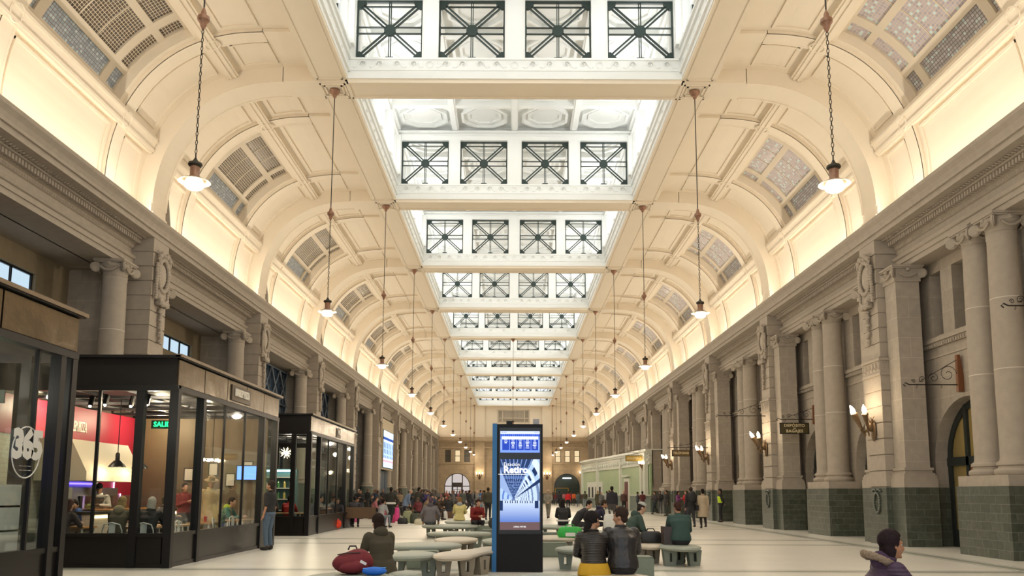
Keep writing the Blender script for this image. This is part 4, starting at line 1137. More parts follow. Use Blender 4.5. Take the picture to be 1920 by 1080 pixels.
# ---- 365 shop, nearest at the left
K3, L3, W3 = cafe('black framed glass shop nearest at the left edge with 365 on its glass', PX, 3.0, 12.85, -11.1, 4.28, [.07, 4.5, 7.2, 9.45, 9.78], [8.9], [0, -.7, -3.2], [-1.5])
FROST = mat('frosted_white_vinyl', (.62, .62, .58), .5)
t3 = text_mb('365', .54, .004, bold=.03, spacing=.86).xf(Matrix.Rotation(PI / 2, 4, 'Z')).xf(Matrix.Translation((.03, 8.72, 2.14))).build('vinyl_number', FROST, K3)
rg = MB(); rg.tube([(.012, 8.72 + .34 * math.cos(q), 2.05 + .36 * math.sin(q)) for q in [i * PI / 16 for i in range(32)]], .010, 4, closed=True)
rg.build('vinyl_ring', FROST, K3)
for z in (1.86, 1.80): text_mb('OPEN 365' if False else ('MINI STORE' if z > 1.75 else 'TODO EL AÑO') if False else '— — —', .08, .004).xf(Matrix.Rotation(PI / 2, 4, 'Z')).xf(Matrix.Translation((.012, 8.72, z))).build('vinyl_line', FROST, K3)
ex2 = thing('exit_sign', 'green lit SALIDA exit sign inside the nearest glass shop', 'sign', (-7.9, 12.2, 2.9), 0)
text_mb('SALIDA', .16, .01, bold=.003).build('lettering', emis('green_led', (.02, .9, .2), 3), ex2); MB().box(-.33, .33, .01, .03, -.1, .1).build('sign_box', mat('sign_dark', (.02, .05, .03), .5), ex2)
su = thing('display_shelf', 'wooden display shelves with baskets and toys in the nearest shop', 'shelf', (-8.1, 12.1, 0), 0)
for z in (.55, .95, 1.3): MB().box(-1.2, .8, -.3, .3, z - .03, z).build('shelf_board', WOODT, su)
for x in (-1.15, .75): MB().box(x, x + .05, -.28, .28, .03, 1.6).build('upright', mat('white_board', (.75, .75, .7), .5), su)
BASK = mat('wicker', (.42, .27, .12), .8, noise=.35, scale=40, bump=.6)
for i, (x, z, r) in enumerate(((-.75, 1.47, .17), (-.42, 1.45, .15), (-.1, 1.47, .17), (.22, 1.46, .16), (-.58, 1.70, .13), (-.25, 1.72, .14), (.45, 1.55, .14))):
    tag(MB().ball((0, 0, 0), r, 14, 10).build('wicker_ball', BASK, None, (-8.1 + x, 12.05, z), smooth='all'), 'round wicker ball on the top shelf of the near shop, %s from left' % NTH[i], 'basket', 'wicker balls on the top shelf')
for i, (x, z, c1, c2, nm) in enumerate(((-.35, .95, (.7, .05, .05), (.8, .8, .78), 'red and white'), (-.4, .55, (.75, .75, .72), (.5, .04, .04), 'white'))):
    t = thing('soft_toy', '%s soft toy on the %s shelf of the near shop' % (nm, 'middle' if i == 0 else 'lowest'), 'toy', (-8.1 + x, 11.95, z), 0)
    MB().ball((0, 0, .13), (.12, .1, .13), 10, 8).build('body', mat('toy%d' % i, c1, .8), t, smooth='all'); h_ = MB().ball((0, 0, .31), (.09, .08, .08), 10, 8).build('head', mat('toyw%d' % i, c2, .8), t, smooth='all')
    for sx in (-1, 1): MB().ball((sx * .1, -.05, .08), (.05, .06, .05), 6, 5).build('paw', mat('toyw%d' % i, c2, .8), t)
gb = tag(MB().lathe([(.05, 0), (.16, .10), (.17, .13), (.15, .11), (.04, .02)], n=16).build('green_bowl', mat('lime_green', (.12, .5, .06), .4), None, (-8.75, 12.0, 1.62)), 'lime green bowl above the wicker balls', 'bowl')
for x, y in ((-8.5, 10.5), (-8.5, 12.4)): spotl('shop_light', (x, y, 3.2), 70, (1, .9, .75), None, .1)
bl = thing('blue_light_tube', 'vertical deep blue neon tube inside the nearest shop', 'light', (-7.6, 11.55, 1.2), 0)
MB().box(-.02, .02, -.02, .02, .2, 1.0).build('tube', emis('blue_neon', (.12, .08, 1), 5), bl)

# ---- information totem with two screens
to = thing('information_totem', 'tall black and blue screen totem standing in the middle of the hall', 'totem', (-.41, 16.2, 0), 0)
MB().box(.09, .985, 0, .42, 0, 2.85).build('cabinet', mat('totem_black', (.010, .010, .011), .5, spec=.2), to)
MB().box(0, .09, .0, .42, 0, 2.86).build('blue_side_panel', mat('totem_blue', (.015, .14, .36), .4), to)
for x, m_ in ((.27, BLACK), (.80, mat('grey_plastic', (.35, .34, .36), .5))): MB().box(x, x + .12, .12, .26, 2.85, 2.92 if x < .5 else 2.96).build('antenna_box', m_, to)
MB().box(.13, .95, -.008, 0, .72, 2.78).build('bezel', mat('bezel_black', (.006, .006, .007), .12), to)
def pict_screen(name, parent, x0, x1, z0, z1, y, fn, nx, nz, strength=1.0):
    vs, fs, cols = [], [], []
    for j in range(nz + 1):
        for i in range(nx + 1): vs.append((x0 + (x1 - x0) * i / nx, y, z0 + (z1 - z0) * j / nz))
    for j in range(nz):
        for i in range(nx):
            a = j * (nx + 1) + i; fs.append((a, a + 1, a + nx + 2, a + nx + 1)); cols.append(fn((i + .5) / nx, (j + .5) / nz))
    me = bpy.data.meshes.new(name); me.from_pydata(vs, [], fs); me.update()
    ca = me.color_attributes.new('Col', 'FLOAT_COLOR', 'CORNER')
    flat = []
    for c in cols: flat += [*c, 1.0] * 4
    ca.data.foreach_set('color', flat)
    m = bpy.data.materials.new(name + '_picture'); m.use_nodes = True; nt = m.node_tree; nt.nodes.clear()
    at = nt.nodes.new('ShaderNodeVertexColor'); at.layer_name = 'Col'; e = nt.nodes.new('ShaderNodeEmission'); e.inputs[1].default_value = strength
    o = nt.nodes.new('ShaderNodeOutputMaterial'); nt.links.new(at.outputs[0], e.inputs[0]); nt.links.new(e.outputs[0], o.inputs[0])
    me.materials.append(m); return link(name, me, parent)
def timetable(u, v):
    base = (.16, .26, .85)
    if v > .93: return (.62, .70, .95)
    if v > .86: return (.70, .76, .97)
    if v > .76: return (.04, .10, .55) if int(u * 60) % 3 else (.12, .2, .7)
    if v > .62: return (.80, .86, 1.0) if .03 < u < .97 else base
    if v > .12:
        c = (u - .04) / .184; f = c - int(c)
        if c < 0 or c > 5 or f < .07: return (.30, .42, .95)
        w_ = .16 + .12 * ((int(v * 34) * 7 + int(c) * 3) % 5) / 5
        if abs(f - .53) < w_ and .2 + .05 * (int(c) == 0) * 4 < v < .58 and int(v * 34) % 2: return (.75, .82, 1.0)
        return (.03, .07, .45)
    return (.20, .33, .88)
pict_screen('timetable_display', to, .155, .925, 2.29, 2.71, -.012, timetable, 84, 44, 1.0)
def station_pic(u, v):
    """blue duotone view down a vaulted hall (a photograph shown on the screen)"""
    if v < .11: return (.16, .10, .10)
    v = (v - .11) / .89
    vx, vy = .34, .36
    dx, dy = u - vx, v - vy
    D = (.02, .04, .12); Lt = (.45, .62, 1.0); Wt = (.72, .84, 1.0)
    mixc = lambda a, b, t: tuple(a[i] * (1 - t) + b[i] * t for i in range(3))
    if dy < -.02:
        t = min(1, (-dy) / .34); c = mixc(Wt, (.14, .24, .62), t ** .8)
        if -dy < .06 and (int(u * 40) * 13 % 5) in (0, 1): c = D
        if abs(u - .92) < .05 and -dy < .14: c = D
        if u < .07 and -dy < .18: c = D
        return c
    ang = math.degrees(math.atan2(dy, dx))
    r = math.hypot(dx, dy)
    if ang < 22: return mixc(Wt, Lt, min(1, r)) if int(1 / max(r, .05) * 6) % 3 else mixc(D, Lt, .35)
    if ang < 27: return D
    if ang < 52:
        k = 1 / max(r, .05) * 2.2; f = k - int(k)
        if 34 < ang < 45 and f < .4: return D
        return Wt if f > .55 else Lt
    if ang < 125:
        k = 1 / max(dy, .03); f = (k * 1.3) % 1
        return mixc(D, (.12, .2, .45), .8 if f > .55 else .1) if abs(math.sin(ang * .35)) > .25 else (.25, .38, .75)
    if ang < 150: return mixc(Lt, D, .3)
    return Lt if int(r * 24) % 3 else (.12, .22, .6)
pict_screen('poster_display', to, .155, .925, .80, 2.16, -.012, station_pic, 96, 170, .9)
WL = emis('white_screen_letters', (1, 1, 1), 1.1)
text_mb('Estación', .095, .002, 'LEFT').xf(Matrix.Translation((.22, -.02, 2.06))).build('lettering', WL, to)
text_mb('Retiro', .185, .002, 'LEFT', bold=.006).xf(Matrix.Translation((.22, -.02, 1.95))).build('lettering', WL, to)
MB().box(.12, .66, -.022, -.02, 1.865, 1.872).build('rule_line', WL, to)
text_mb('LÍNEA MITRE', .042, .002, 'CENTER').xf(Matrix.Translation((.54, -.02, .86))).build('lettering', WL, to)
text_mb('RETIRO', .03, .002, 'LEFT').xf(Matrix.Translation((.175, -.016, 2.685))).build('lettering', mat('screen_blue_ink', (.02, .05, .4), .5), to)
text_mb('15:12', .035, .002, 'RIGHT').xf(Matrix.Translation((.90, -.016, 2.685))).build('lettering', mat('screen_blue_ink', (.02, .05, .4), .5), to)

# ---- big departure board at left, blue doors below it
bd = thing('departure_board', 'large lit departure board between two stone piers at left', 'board', (-11.45, 75.5, 0), 0)
MB().box(-.3, 0, -3.3, 3.3, 3.55, 8.0).build('housing', mat('board_beige', (.42, .34, .20), .5), bd)
MB().box(0, .05, -3.0, 3.0, 3.7, 7.05).build('bezel', BLACK, bd)
def dep(u, v):
    if v < .12: return (.55, .68, 1.0)
    if v < .24: return (1.0, .35, .42) if .14 < v < .2 else (1, .85, .9)
    if v > .82: return (.65, .88, 1.0)
    if v > .76: return (.04, .08, .3)
    if v > .70: return (.8, .9, 1)
    c = u * 6; f = c - int(c)
    return (.05, .07, .22) if .25 < f < .6 and int(v * 30) % 5 else (.42, .58, 1.0)
o = pict_screen('display', bd, -2.9, 2.9, 3.75, 7.0, 0, dep, 60, 40, 1.3)
o.rotation_euler = (0, 0, PI / 2); o.location = (.06, 0, 0)
for i in range(2):
    d = thing('blue_door_panel', 'tall blue panel under the departure board, %s half' % ('near' if i == 0 else 'far'), 'panel', (-11.9, 73.9 + i * 3.1, 0), 0, 'blue panels under the board')
    MB().box(-.1, 0, -1.5, 1.5, 0, 3.5).build('panel_face', mat('petrol_blue', (.03, .06, .10), .5), d); MB().box(0, .04, -.04, .04, .1, 3.4).build('rib', mat('petrol_blue', (.03, .06, .10)), d)
# smaller cyan screen
cs = thing('cyan_screen', 'narrow bright cyan screen at the edge of the blue panels', 'screen', (-11.7, 72.0, 2.9), 0)
MB().box(-.1, 0, -.5, .5, -.8, .8).build('bezel', BLACK, cs); MB().box(0, .02, -.45, .45, -.75, .75).build('display', emis('cyan_display', (.3, .8, 1), 1.5), cs)

# ---- green and white ticket pavilion, right
PVT = mat('pavilion_white_tile', (.66, .67, .58), .3, noise=.06, scale=3); PVG = mat('pavilion_green_tile', (.36, .46, .26), .3, noise=.15, scale=4)
pv = thing('ticket_pavilion', 'curved green and white tiled pavilion with ticket windows at right', 'pavilion', (0, 0, 0), 0)
curve = [(11.3, 68.5), (11.05, 71), (10.75, 75), (10.3, 79), (9.7, 83.5), (9.0, 88), (8.35, 92.5), (8.1, 96.5), (8.4, 100), (9.3, 103.5), (11.3, 106)]
def strip(mb, z0, z1, out, i0=0, i1=None, mi=0):
    i1 = len(curve) - 1 if i1 is None else i1
    for i in range(i0, i1):
        (xa, ya), (xb, yb) = curve[i], curve[i + 1]
        n = Vector((-(yb - ya), xb - xa)); n.normalize()
        if n.x > 0: n = -n
        a0, a1 = (xa + n.x * out, ya + n.y * out), (xb + n.x * out, yb + n.y * out); b0, b1 = (xa - n.x * .15, ya - n.y * .15), (xb - n.x * .15, yb - n.y * .15)
        mb.prism([a0, a1, b1, b0], 'z', z0, z1, mi)
w_ = MB(); strip(w_, 1.35, 3.95, 0); w_.build('green_wall', PVG, pv)
w_ = MB(); strip(w_, 0, 1.35, .03); w_.build('dado', mat('pavilion_dado', (.15, .19, .15), .3, noise=.2, scale=5), pv)
w_ = MB(); strip(w_, 3.95, 4.85, .06); strip(w_, 3.9, 4.0, .12); strip(w_, 4.6, 4.7, .12); strip(w_, 4.85, 5.0, .22); strip(w_, 5.0, 5.2, .38); strip(w_, 1.33, 1.42, .08)
for i in range(len(curve) - 1):
    (xa, ya), (xb, yb) = curve[i], curve[i + 1]
    for q in range(6):
        f = (q + .5) / 6; w_.ball((xa + (xb - xa) * f - .1, ya + (yb - ya) * f - .05, 4.3), (.12, .2, .16 + .05 * (q % 2)), 6, 5)
w_.box(10.9, 11.2, 69, 70, 1.34, 5.15); w_.build('white_cornice', PVT, pv)
top = MB(); top.prism([(x, y) for x, y in curve] + [(12.5, 106), (12.5, 68.5)], 'z', 5.1, 5.2); top.build('roof', PVT, pv)
for i in (1, 3, 5, 7, 9): 
    x, y = curve[i]; MB().box(x - .22, x + .1, y - .35, y + .35, 1.4, 4.9).build('white_strip', PVT, pv)
ang = math.atan2(curve[3][1] - curve[1][1], curve[3][0] - curve[1][0])
def onwall(i, f): (xa, ya), (xb, yb) = curve[i], curve[i + 1]; return xa + (xb - xa) * f, ya + (yb - ya) * f, math.atan2(yb - ya, xb - xa) - PI / 2
x, y, a = onwall(2, .45)
d = link('doorway', MB().box(-.12, .05, -.95, .95, 0, 2.9).mesh('doorway', PVT), pv, (x, y, 0), (0, 0, a)); link('door_leaf', MB().box(-.15, .0, -.6, .6, 0, 2.6).mesh('door_leaf', mat('oxblood_door', (.13, .03, .025), .4)), d)
link('pediment', MB().box(-.3, 0, -1.1, 1.1, 3.05, 3.2).mesh('pediment', PVT), d)
x, y, a = onwall(5, .3)
tw = link('window_surround', MB().box(-.1, .05, -3.4, 3.4, 1.0, 2.75).mesh('window_surround', PVT), pv, (x, y, 0), (0, 0, a))
for q in (-2.4, -.8, .8, 2.4): link('ticket_window', MB().box(-.13, 0, q - .3, q + .3, 1.1, 2.2).mesh('ticket_window', BLACK), tw)

# ---- wrought iron brackets and gilt signs
WI = mat('wrought_iron', (.03, .025, .022), .5, .5)
def bracket(x0, x1, y, z, label, rise=.75, post=True):
    """bar from wall x0 towards the hall x1"""
    t = thing('iron_sign_bracket', label, 'bracket', (x0, y, z), 0, 'wrought iron sign brackets')
    L = x0 - x1; b = MB().tube([(0, 0, 0), (-L + .1, 0, 0), (-L, 0, .05), (-L - .06, 0, .0), (-L, 0, -.05)], .018, 6)
    b.tube([(0, 0, rise), (-L * .75, 0, .08)], .010, 5); b.build('bar', WI, t)
    sc = MB()
    for cx, r, f in ((-.30 * L + .12, .26 * rise / .75, 1), (-.52 * L + .06, .15 * rise / .75, -1), (-.70 * L, .10, 1), (-.85 * L, .06, -1)):
        pts = [(cx + f * r * (1 - i / 26) * math.cos(i * .42), 0, .04 + r + r * (1 - i / 26) * math.sin(i * .42)) for i in range(22)]
        sc.tube(pts, .009, 4)
    sc.build('scrollwork', WI, t)
    if post: MB().prism([(-.08, rise + .1), (.0, rise + .1), (.12, -.2), (-.10, -.2)], 'y', -.06, .06).build('wall_post', mat('varnished_wood', (.20, .075, .03), .35), t)
    for q in (-.35 * L, -.8 * L): MB().tube([(q, 0, 0), (q + .02, 0, -.06), (q, 0, -.1), (q - .02, 0, -.06)], .008, 4).build('hook', WI, t)
    return t
def gsign(xa, xb, y, z0, z1, lines, label, gold=(.30, .20, .06), sizes=None, letter=(.75, .62, .38)):
    t = thing('hanging_sign', label, 'sign', ((xa + xb) / 2, y, (z0 + z1) / 2), 0, 'gilt hanging signs'); w, h = (xb - xa) / 2, (z1 - z0) / 2
    MB().box(-w, w, -.03, .03, -h, h).build('board', mat('gilt_%d' % int(gold[0] * 100), gold, .4, .3), t)
    fr = MB()
    for q in (-h, h - .03): fr.box(-w - .02, w + .02, -.045, .045, q, q + .03)
    for q in (-w - .02, w - .01): fr.box(q, q + .03, -.045, .045, -h, h)
    fr.build('frame', WI, t)
    for (s, zz, sz) in lines: text_mb(s, sz, .01, bold=.004, spacing=1.1).xf(Matrix.Translation((0, -.045, zz))).build('lettering', mat('gold_leaf_%d' % int(letter[0] * 100), letter, .4), t)
    for q in (-w * .7, w * .7): MB().tube([(q, 0, h), (q, 0, h + .13)], .01, 4).build('hanger', WI, t)
bracket(12.55, 11.0, 23.0, 4.57, 'empty iron scroll bracket over the arched door nearest at right')
bracket(12.55, 11.0, 34.3, 4.60, 'iron scroll bracket carrying the DEPÓSITO DE BAGAJES sign', .5)
gsign(11.08, 12.26, 34.3, 3.99, 4.45, (('DEPÓSITO', .115, .17), ('DE', 0.0, .07), ('BAGAJES', -.115, .17)), 'dark gilt sign lettered DEPÓSITO DE BAGAJES', gold=(.085, .065, .025))
bracket(11.26, 9.1, 36.8, 4.97, 'empty iron scroll bracket on the face of the third nearest right pier', .66, False)
bracket(12.5, 11.2, 18.5, 5.8, 'iron scroll bracket cut by the right edge of the photo', .45, False)
bracket(11.26, 9.0, 47.96, 4.16, 'iron scroll bracket carrying the TELÉFONO sign', .5, False)
gsign(9.2, 10.2, 47.96, 3.66, 4.03, (('TELÉFONO', 0, .17),), 'brown gilt sign lettered TELÉFONO', gold=(.16, .10, .035))
bracket(11.26, 9.0, 70.1, 4.95, 'iron scroll bracket carrying the bright golden sign', .4, False)
gsign(9.5, 10.95, 70.1, 4.22, 4.72, (('BOLETERÍA', 0, .22),), 'bright golden sign lettered BOLETERÍA over the pavilion', gold=(.55, .36, .07), letter=(.85, .75, .5))

# ---- pebble benches
BG = mat('grey_green_bench_stone', (.30, .33, .28), .5, noise=.10, scale=12); BB = mat('beige_bench_stone', (.56, .50, .41), .5, noise=.08, scale=12)
LGm = mat('grey_green_leg', (.19, .215, .175), .6, noise=.1, scale=14); LBm = mat('brown_leg', (.27, .235, .18), .6, noise=.1, scale=14)
def blob_top(pts, z, th=.10, ed=.035):
    """smooth pebble slab through control points (x, y)"""
    n = len(pts); out = []
    for i in range(n):
        p0, p1, p2, p3 = [Vector(pts[(i + j - 1) % n]) for j in range(4)]
        for s_ in range(6):
            t = s_ / 6; out.append(.5 * ((2 * p1) + (-p0 + p2) * t + (2 * p0 - 5 * p1 + 4 * p2 - p3) * t * t + (-p0 + 3 * p1 - 3 * p2 + p3) * t ** 3))
    N = len(out); c = sum(out, Vector((0, 0))) / N
    area_ = sum(out[i].x * out[(i + 1) % N].y - out[(i + 1) % N].x * out[i].y for i in range(N))
    rings = []
    for (ins, zz) in ((.07, z - th), (.02, z - th * .75), (0, z - th * .5), (.015, z - th * .2), (.05, z - .008), (.11, z)):
        ring = []
        for i in range(N):
            tg = (out[(i + 1) % N] - out[i - 1]).normalized(); nn = Vector((tg.y, -tg.x)) * (1 if area_ > 0 else -1)
            q = out[i] - nn * ins; ring.append((q.x, q.y, zz))
        rings.append(ring)
    mb = MB(); vs = [v for r in rings for v in r]; fs = []
    for k in range(len(rings) - 1):
        for i in range(N): j = (i + 1) % N; fs.append((k * N + i, k * N + j, (k + 1) * N + j, (k + 1) * N + i))
    fs.append(tuple(range(N))[::-1]); fs.append(tuple(range((len(rings) - 1) * N, len(rings) * N)))
    return mb.add(vs, fs)
def bench_leg(mb_unused=None, w=.30, d=.20, h=.33):
    mb = MB(); wt, wb = w / 2, w / 2 - .045; s_ = .03
    for y0, y1 in ((-d / 2, -d / 2 + .05), (d / 2 - .05, d / 2)):
        mb.prism([(-wt, h), (-s_, h), (-s_, 0), (-wb, 0)], 'y', y0, y1); mb.prism([(s_, h), (wt, h), (wb, 0), (s_, 0)], 'y', y0, y1)
        mb.box(-s_, s_, y0, y1, h - .06, h); mb.box(-s_, s_, y0, y1, 0, .09)
    mb.box(-wb, -s_ - .02, -d / 2 + .04, d / 2 - .04, 0, h); mb.box(s_ + .02, wb, -d / 2 + .04, d / 2 - .04, 0, h)
    return mb
LEGM = {}
for nm, mm in (('g', LGm), ('b', LBm)): LEGM[nm] = bench_leg().mesh('leg', mm)
def bench(label, pts, legs, col='g', z=.42, group='pebble shaped stone benches'):
    cx = sum(p[0] for p in pts) / len(pts); cy = sum(p[1] for p in pts) / len(pts)
    t = thing('pebble_bench', label, 'bench', (cx, cy, 0), 0, group)
    blob_top([(x - cx, y - cy) for x, y in pts], z).build('seat', BG if col == 'g' else BB, t, smooth=True)
    for (x, y, a) in legs: link('leg', LEGM[col], t, (x - cx, y - cy, 0), (0, 0, a))
    return t
def fb(px, py): return onfloor(px, py, .42)
def oval(x0, x1, ya, yb, sk=0.0, pinch=0.0):
    cx, cy, a, b = (x0 + x1) / 2, (ya + yb) / 2, (x1 - x0) / 2, (yb - ya) / 2
    return [(cx + a * math.cos(q), cy + b * math.sin(q) * (1 - pinch * math.cos(q)) + sk * a * math.cos(q)) for q in [i * PI / 5 for i in range(10)]]
bench('grey stone bench at the bottom left carrying the burgundy backpack', oval(-2.75, -1.55, 10.5, 11.75, .05, .15), [(-2.4, 11.2, .3), (-1.9, 11.1, -.2)])
bench('small grey stone seat lobe beside the bright blue pouch', oval(-1.72, -1.26, 11.35, 12.0, .1), [(-1.5, 11.75, .1)])
bench('grey stone bench at the bottom centre in front of the totem', oval(.0, .95, 10.55, 11.7, .0, .1), [(.45, 11.1, 0)])
bench('beige stone bench under the couple in black jackets', oval(.93, 1.90, 10.45, 11.72, -.03, -.1), [(1.2, 11.0, .2), (1.65, 11.0, -.2)], 'b')
bench('grey green bench section behind the woman in brown, left of the beige one', oval(-2.35, -1.38, 14.6, 16.0, .03), [(-1.52, 15.25, .0), (-2.1, 15.3, 0)])
bench('beige winding bench in front of the totem left side', [(-1.42, 14.9), (-1.2, 14.62), (-.8, 14.85), (-.62, 15.5), (-.45, 16.1), (-.15, 16.5), (-.2, 17.3), (-.6, 17.35), (-.85, 16.6), (-1.15, 16.1), (-1.4, 15.6)],
      [(-1.25, 15.2, .1), (-.85, 15.35, .3), (-.6, 15.75, .9), (-.38, 16.9, .2)], 'b')
bench('grey pebble bench half hidden by the totem left edge', oval(-.75, .2, 19.0, 20.8), [(-.55, 19.6, 0), (0, 19.8, 0)])
bench('grey green bench behind the beige winding one', oval(-2.7, -1.1, 17.2, 18.9, .1), [(-2.3, 17.9, 0), (-1.5, 18.0, 0)])
bench('beige bench between two grey ones, left of the totem', oval(-1.9, -.85, 19.4, 21.2, .1), [(-1.6, 20.0, 0), (-1.1, 20.2, .2)], 'b')
bench('thin grey bench edge farther back, left of the totem', oval(-2.4, -.6, 22.8, 24.2), [(-2.0, 23.4, 0), (-1.0, 23.4, 0)])
bench('long grey green bench where the man in the grey hoodie sits', oval(-3.15, -1.15, 27.6, 29.9, -.12), [(-2.8, 28.6, 0), (-2.2, 28.2, .2), (-1.45, 28.0, .1)])
bench('grey green bench where the woman in the yellow coat sits', oval(-2.7, -.9, 31.8, 34.2, .05), [(-2.3, 32.6, 0), (-1.3, 32.6, 0)])
bench('small grey bench lobe right of the totem, middle distance', oval(.85, 1.75, 16.4, 17.7, .02), [(1.05, 16.9, 0), (1.5, 17.0, 0)])
bench('beige bench under the green bag', oval(.5, 1.75, 20.5, 22.2, .12), [(.75, 21.0, 0), (1.25, 21.2, .2)], 'b')
bench('grey green bench joined behind the couple', oval(1.3, 3.0, 23.6, 25.3), [(1.6, 24.3, 0), (2.6, 24.3, 0)])
bench('grey green bench where the reading people sit', oval(.7, 2.9, 27.4, 29.6, -.1), [(1.0, 28.3, 0), (1.6, 28.2, 0), (2.5, 28.0, .2)])
bench('beige section of the bench under the black handbag', oval(2.55, 3.35, 17.8, 19.9, -.1), [(2.75, 18.5, 0), (3.05, 18.4, .2)], 'b')
bench('grey section of the bench under the man in the teal sweater', oval(3.1, 4.0, 17.2, 18.75, .0), [(3.3, 17.75, .1), (3.55, 18.2, .2), (3.82, 17.8, .1)])
def block(x, y, w, d, h, label):
    t = thing('stone_block_seat', label, 'seat', (x, y, 0), 0, 'low stone block seats')
    m = MB(); c = .03
    for (a, b, zz0, zz1) in ((w / 2 - .01, d / 2 - .01, 0, .02), (w / 2, d / 2, .02, h - .03)): m.box(-a, a, -b, b, zz0, zz1)
    m.prism([(-w / 2, h - .03), (w / 2, h - .03), (w / 2 - .025, h), (-w / 2 + .025, h)], 'y', -d / 2 + .02, d / 2 - .02)
    m.build('block', mat('dark_block_stone', (.17, .20, .155), .6, noise=.15, scale=20), t)
block(2.35, 15.6, .45, .45, .36, 'low green stone block right of the man in the black jacket')
block(.85, 20.2, .9, .45, .34, 'long low stone block right beside the totem')
block(1.05, 25.3, .8, .45, .34, 'low stone block in front of the green bag, farther back')
block(-.55, 25.8, .8, .5, .4, 'low stone block just left of the totem')
block(-.9, 28.6, 1.0, .5, .4, 'low stone block under the man in the red sweater')
block(-1.8, 16.9, .6, .45, .36, 'low stone block under the left bench group')
bench('grey pebble bench under the woman in purple, at the lower right', oval(2.6, 3.7, 6.6, 7.8), [(2.9, 7.1, 0), (3.4, 7.2, 0)], z=.40)
# ---- wooden bench far left
wb = thing('wooden_bench', 'brown wooden bench with high back at left, people sitting on it', 'bench', (-7.3, 36.2, 0), 0)
WD = mat('dark_bench_wood', (.12, .065, .03), .5, noise=.2, scale=10)
MB().box(-1.35, 1.35, 0, .06, .42, .88).build('backrest', WD, wb); MB().box(-1.35, 1.35, .02, .55, .40, .45).build('seat', WD, wb)
for x in (-1.3, 0, 1.3): MB().box(x - .04, x + .04, .02, .5, 0, .42).build('leg', WD, wb)
# ---- bags
def rucksack(name, label, x, y, z, rz, c, s=1.0, tilt=0.0, cat='bag'):
    t = thing(name, label, cat, (x, y, z), rz); M_ = mat(name + '_cloth_%d' % int(c[0] * 1000), c, .75, noise=.2, scale=14, bump=.4)
    b = MB().ball((0, 0, .20 * s), (.25 * s, .16 * s, .205 * s), 16, 12); b.v = [(x_, y_, max(z_, 0.0)) for x_, y_, z_ in b.v]; b.build('body', M_, t, smooth='all')
    p = MB().ball((0, -.12 * s, .13 * s), (.17 * s, .08 * s, .11 * s), 12, 8); p.build('front_pocket', M_, t, smooth='all')
    MB().tube([(-.06 * s, .02, .39 * s), (-.04 * s, .02, .44 * s), (.04 * s, .02, .44 * s), (.06 * s, .02, .39 * s)], .012 * s, 5).build('handle', mat('strap_dark', (.03, .02, .02), .7), t)
    MB().tube([(-.2 * s, -.02, .33 * s), (-.08 * s, -.12 * s, .36 * s), (.08 * s, -.12 * s, .36 * s), (.2 * s, -.02, .33 * s)], .008 * s, 4).build('zip', mat('strap_dark', (.03, .02, .02), .7), t)
    return t
bp_ = rucksack('backpack', 'burgundy backpack lying on the bottom left bench', -2.16, 11.35, .42, .25, (.16, .012, .02), 1.0)
for ch in list(bp_.children):
    if ch.name.startswith(('body', 'front_pocket')):
        for v in ch.data.vertices:
            x, y, z = v.co; k_ = 1 + .07 * math.sin(11 * x + 5 * z) + .05 * math.sin(19 * y + 13 * x)
            v.co = (x * 1.16 * k_ + .05 * (z - .15), y * 1.05 * k_, max(0, z * (.80 - .45 * max(0, -x)) * (1 + .05 * math.sin(17 * x))))
    elif not ch.name.startswith('label'): ch.location.z -= .075
MB().cbox(.13, -.185, .16, .09, .012, .035, rot=Euler((0, .5, 0))).build('label_patch', mat('white_patch', (.75, .72, .7), .5), bp_)
pu = thing('pouch', 'bright blue zipped pouch beside the burgundy backpack', 'bag', (-1.83, 11.15, .42), .15)
b = MB().ball((0, 0, .055), (.165, .07, .058), 14, 8); b.build('body', mat('bright_blue_cloth', (.01, .14, .62), .5, bump=.3, scale=20), pu, smooth='all'); MB().tube([(-.15, -.02, .09), (.15, -.02, .10)], .008, 5).build('zip', mat('pale_blue_zip', (.1, .35, .8), .4), pu)
rucksack('backpack', 'orange red backpack on the floor by the wooden bench', -7.35, 34.5, 0, 0, (.75, .05, .015), 1.15)
rucksack('backpack', 'dark rucksack on the low block left of the totem', -.52, 25.6, .40, .3, (.03, .03, .025), 1.0)
def shopper(label, x, y, z, c, w=.4, h=.45, d=.18, rz=0, name='shopping_bag', cat='bag', pattern=0):
    t = thing(name, label, cat, (x, y, z), rz); mt = mat('bagcloth_%d_%d_%d' % tuple(int(q * 99) for q in c), c, .45, noise=.25 + pattern, scale=9, bump=.5)
    b = MB(); vs = []
    prof_ = [(.92, 0), (1.0, .15), (1.02, .5), (.9, .85), (.72, 1.0)]
    for f, zz in prof_:
        for i in range(12):
            a = 2 * PI * i / 12; cx_, cy_ = math.cos(a), math.sin(a)
            sx = math.copysign(abs(cx_) ** .5, cx_); sy = math.copysign(abs(cy_) ** .6, cy_)
            vs.append((sx * w / 2 * f * (1 + .04 * math.sin(i * 3 + zz * 7)), sy * d / 2 * f, zz * h))
    n = 12; fs = [(k * n + i, k * n + (i + 1) % n, (k + 1) * n + (i + 1) % n, (k + 1) * n + i) for k in range(4) for i in range(n)] + [tuple(range(n))[::-1], tuple(range(4 * n, 5 * n))]
    b.add(vs, fs); b.build('body', mt, t, smooth='all')
    for sy in (-1, 1): MB().tube([(-w * .2, sy * d * .2, h * .95), (-w * .12, sy * d * .2, h * 1.22), (w * .12, sy * d * .2, h * 1.22), (w * .2, sy * d * .2, h * .95)], .008, 4).build('handle', mt, t)
    return t
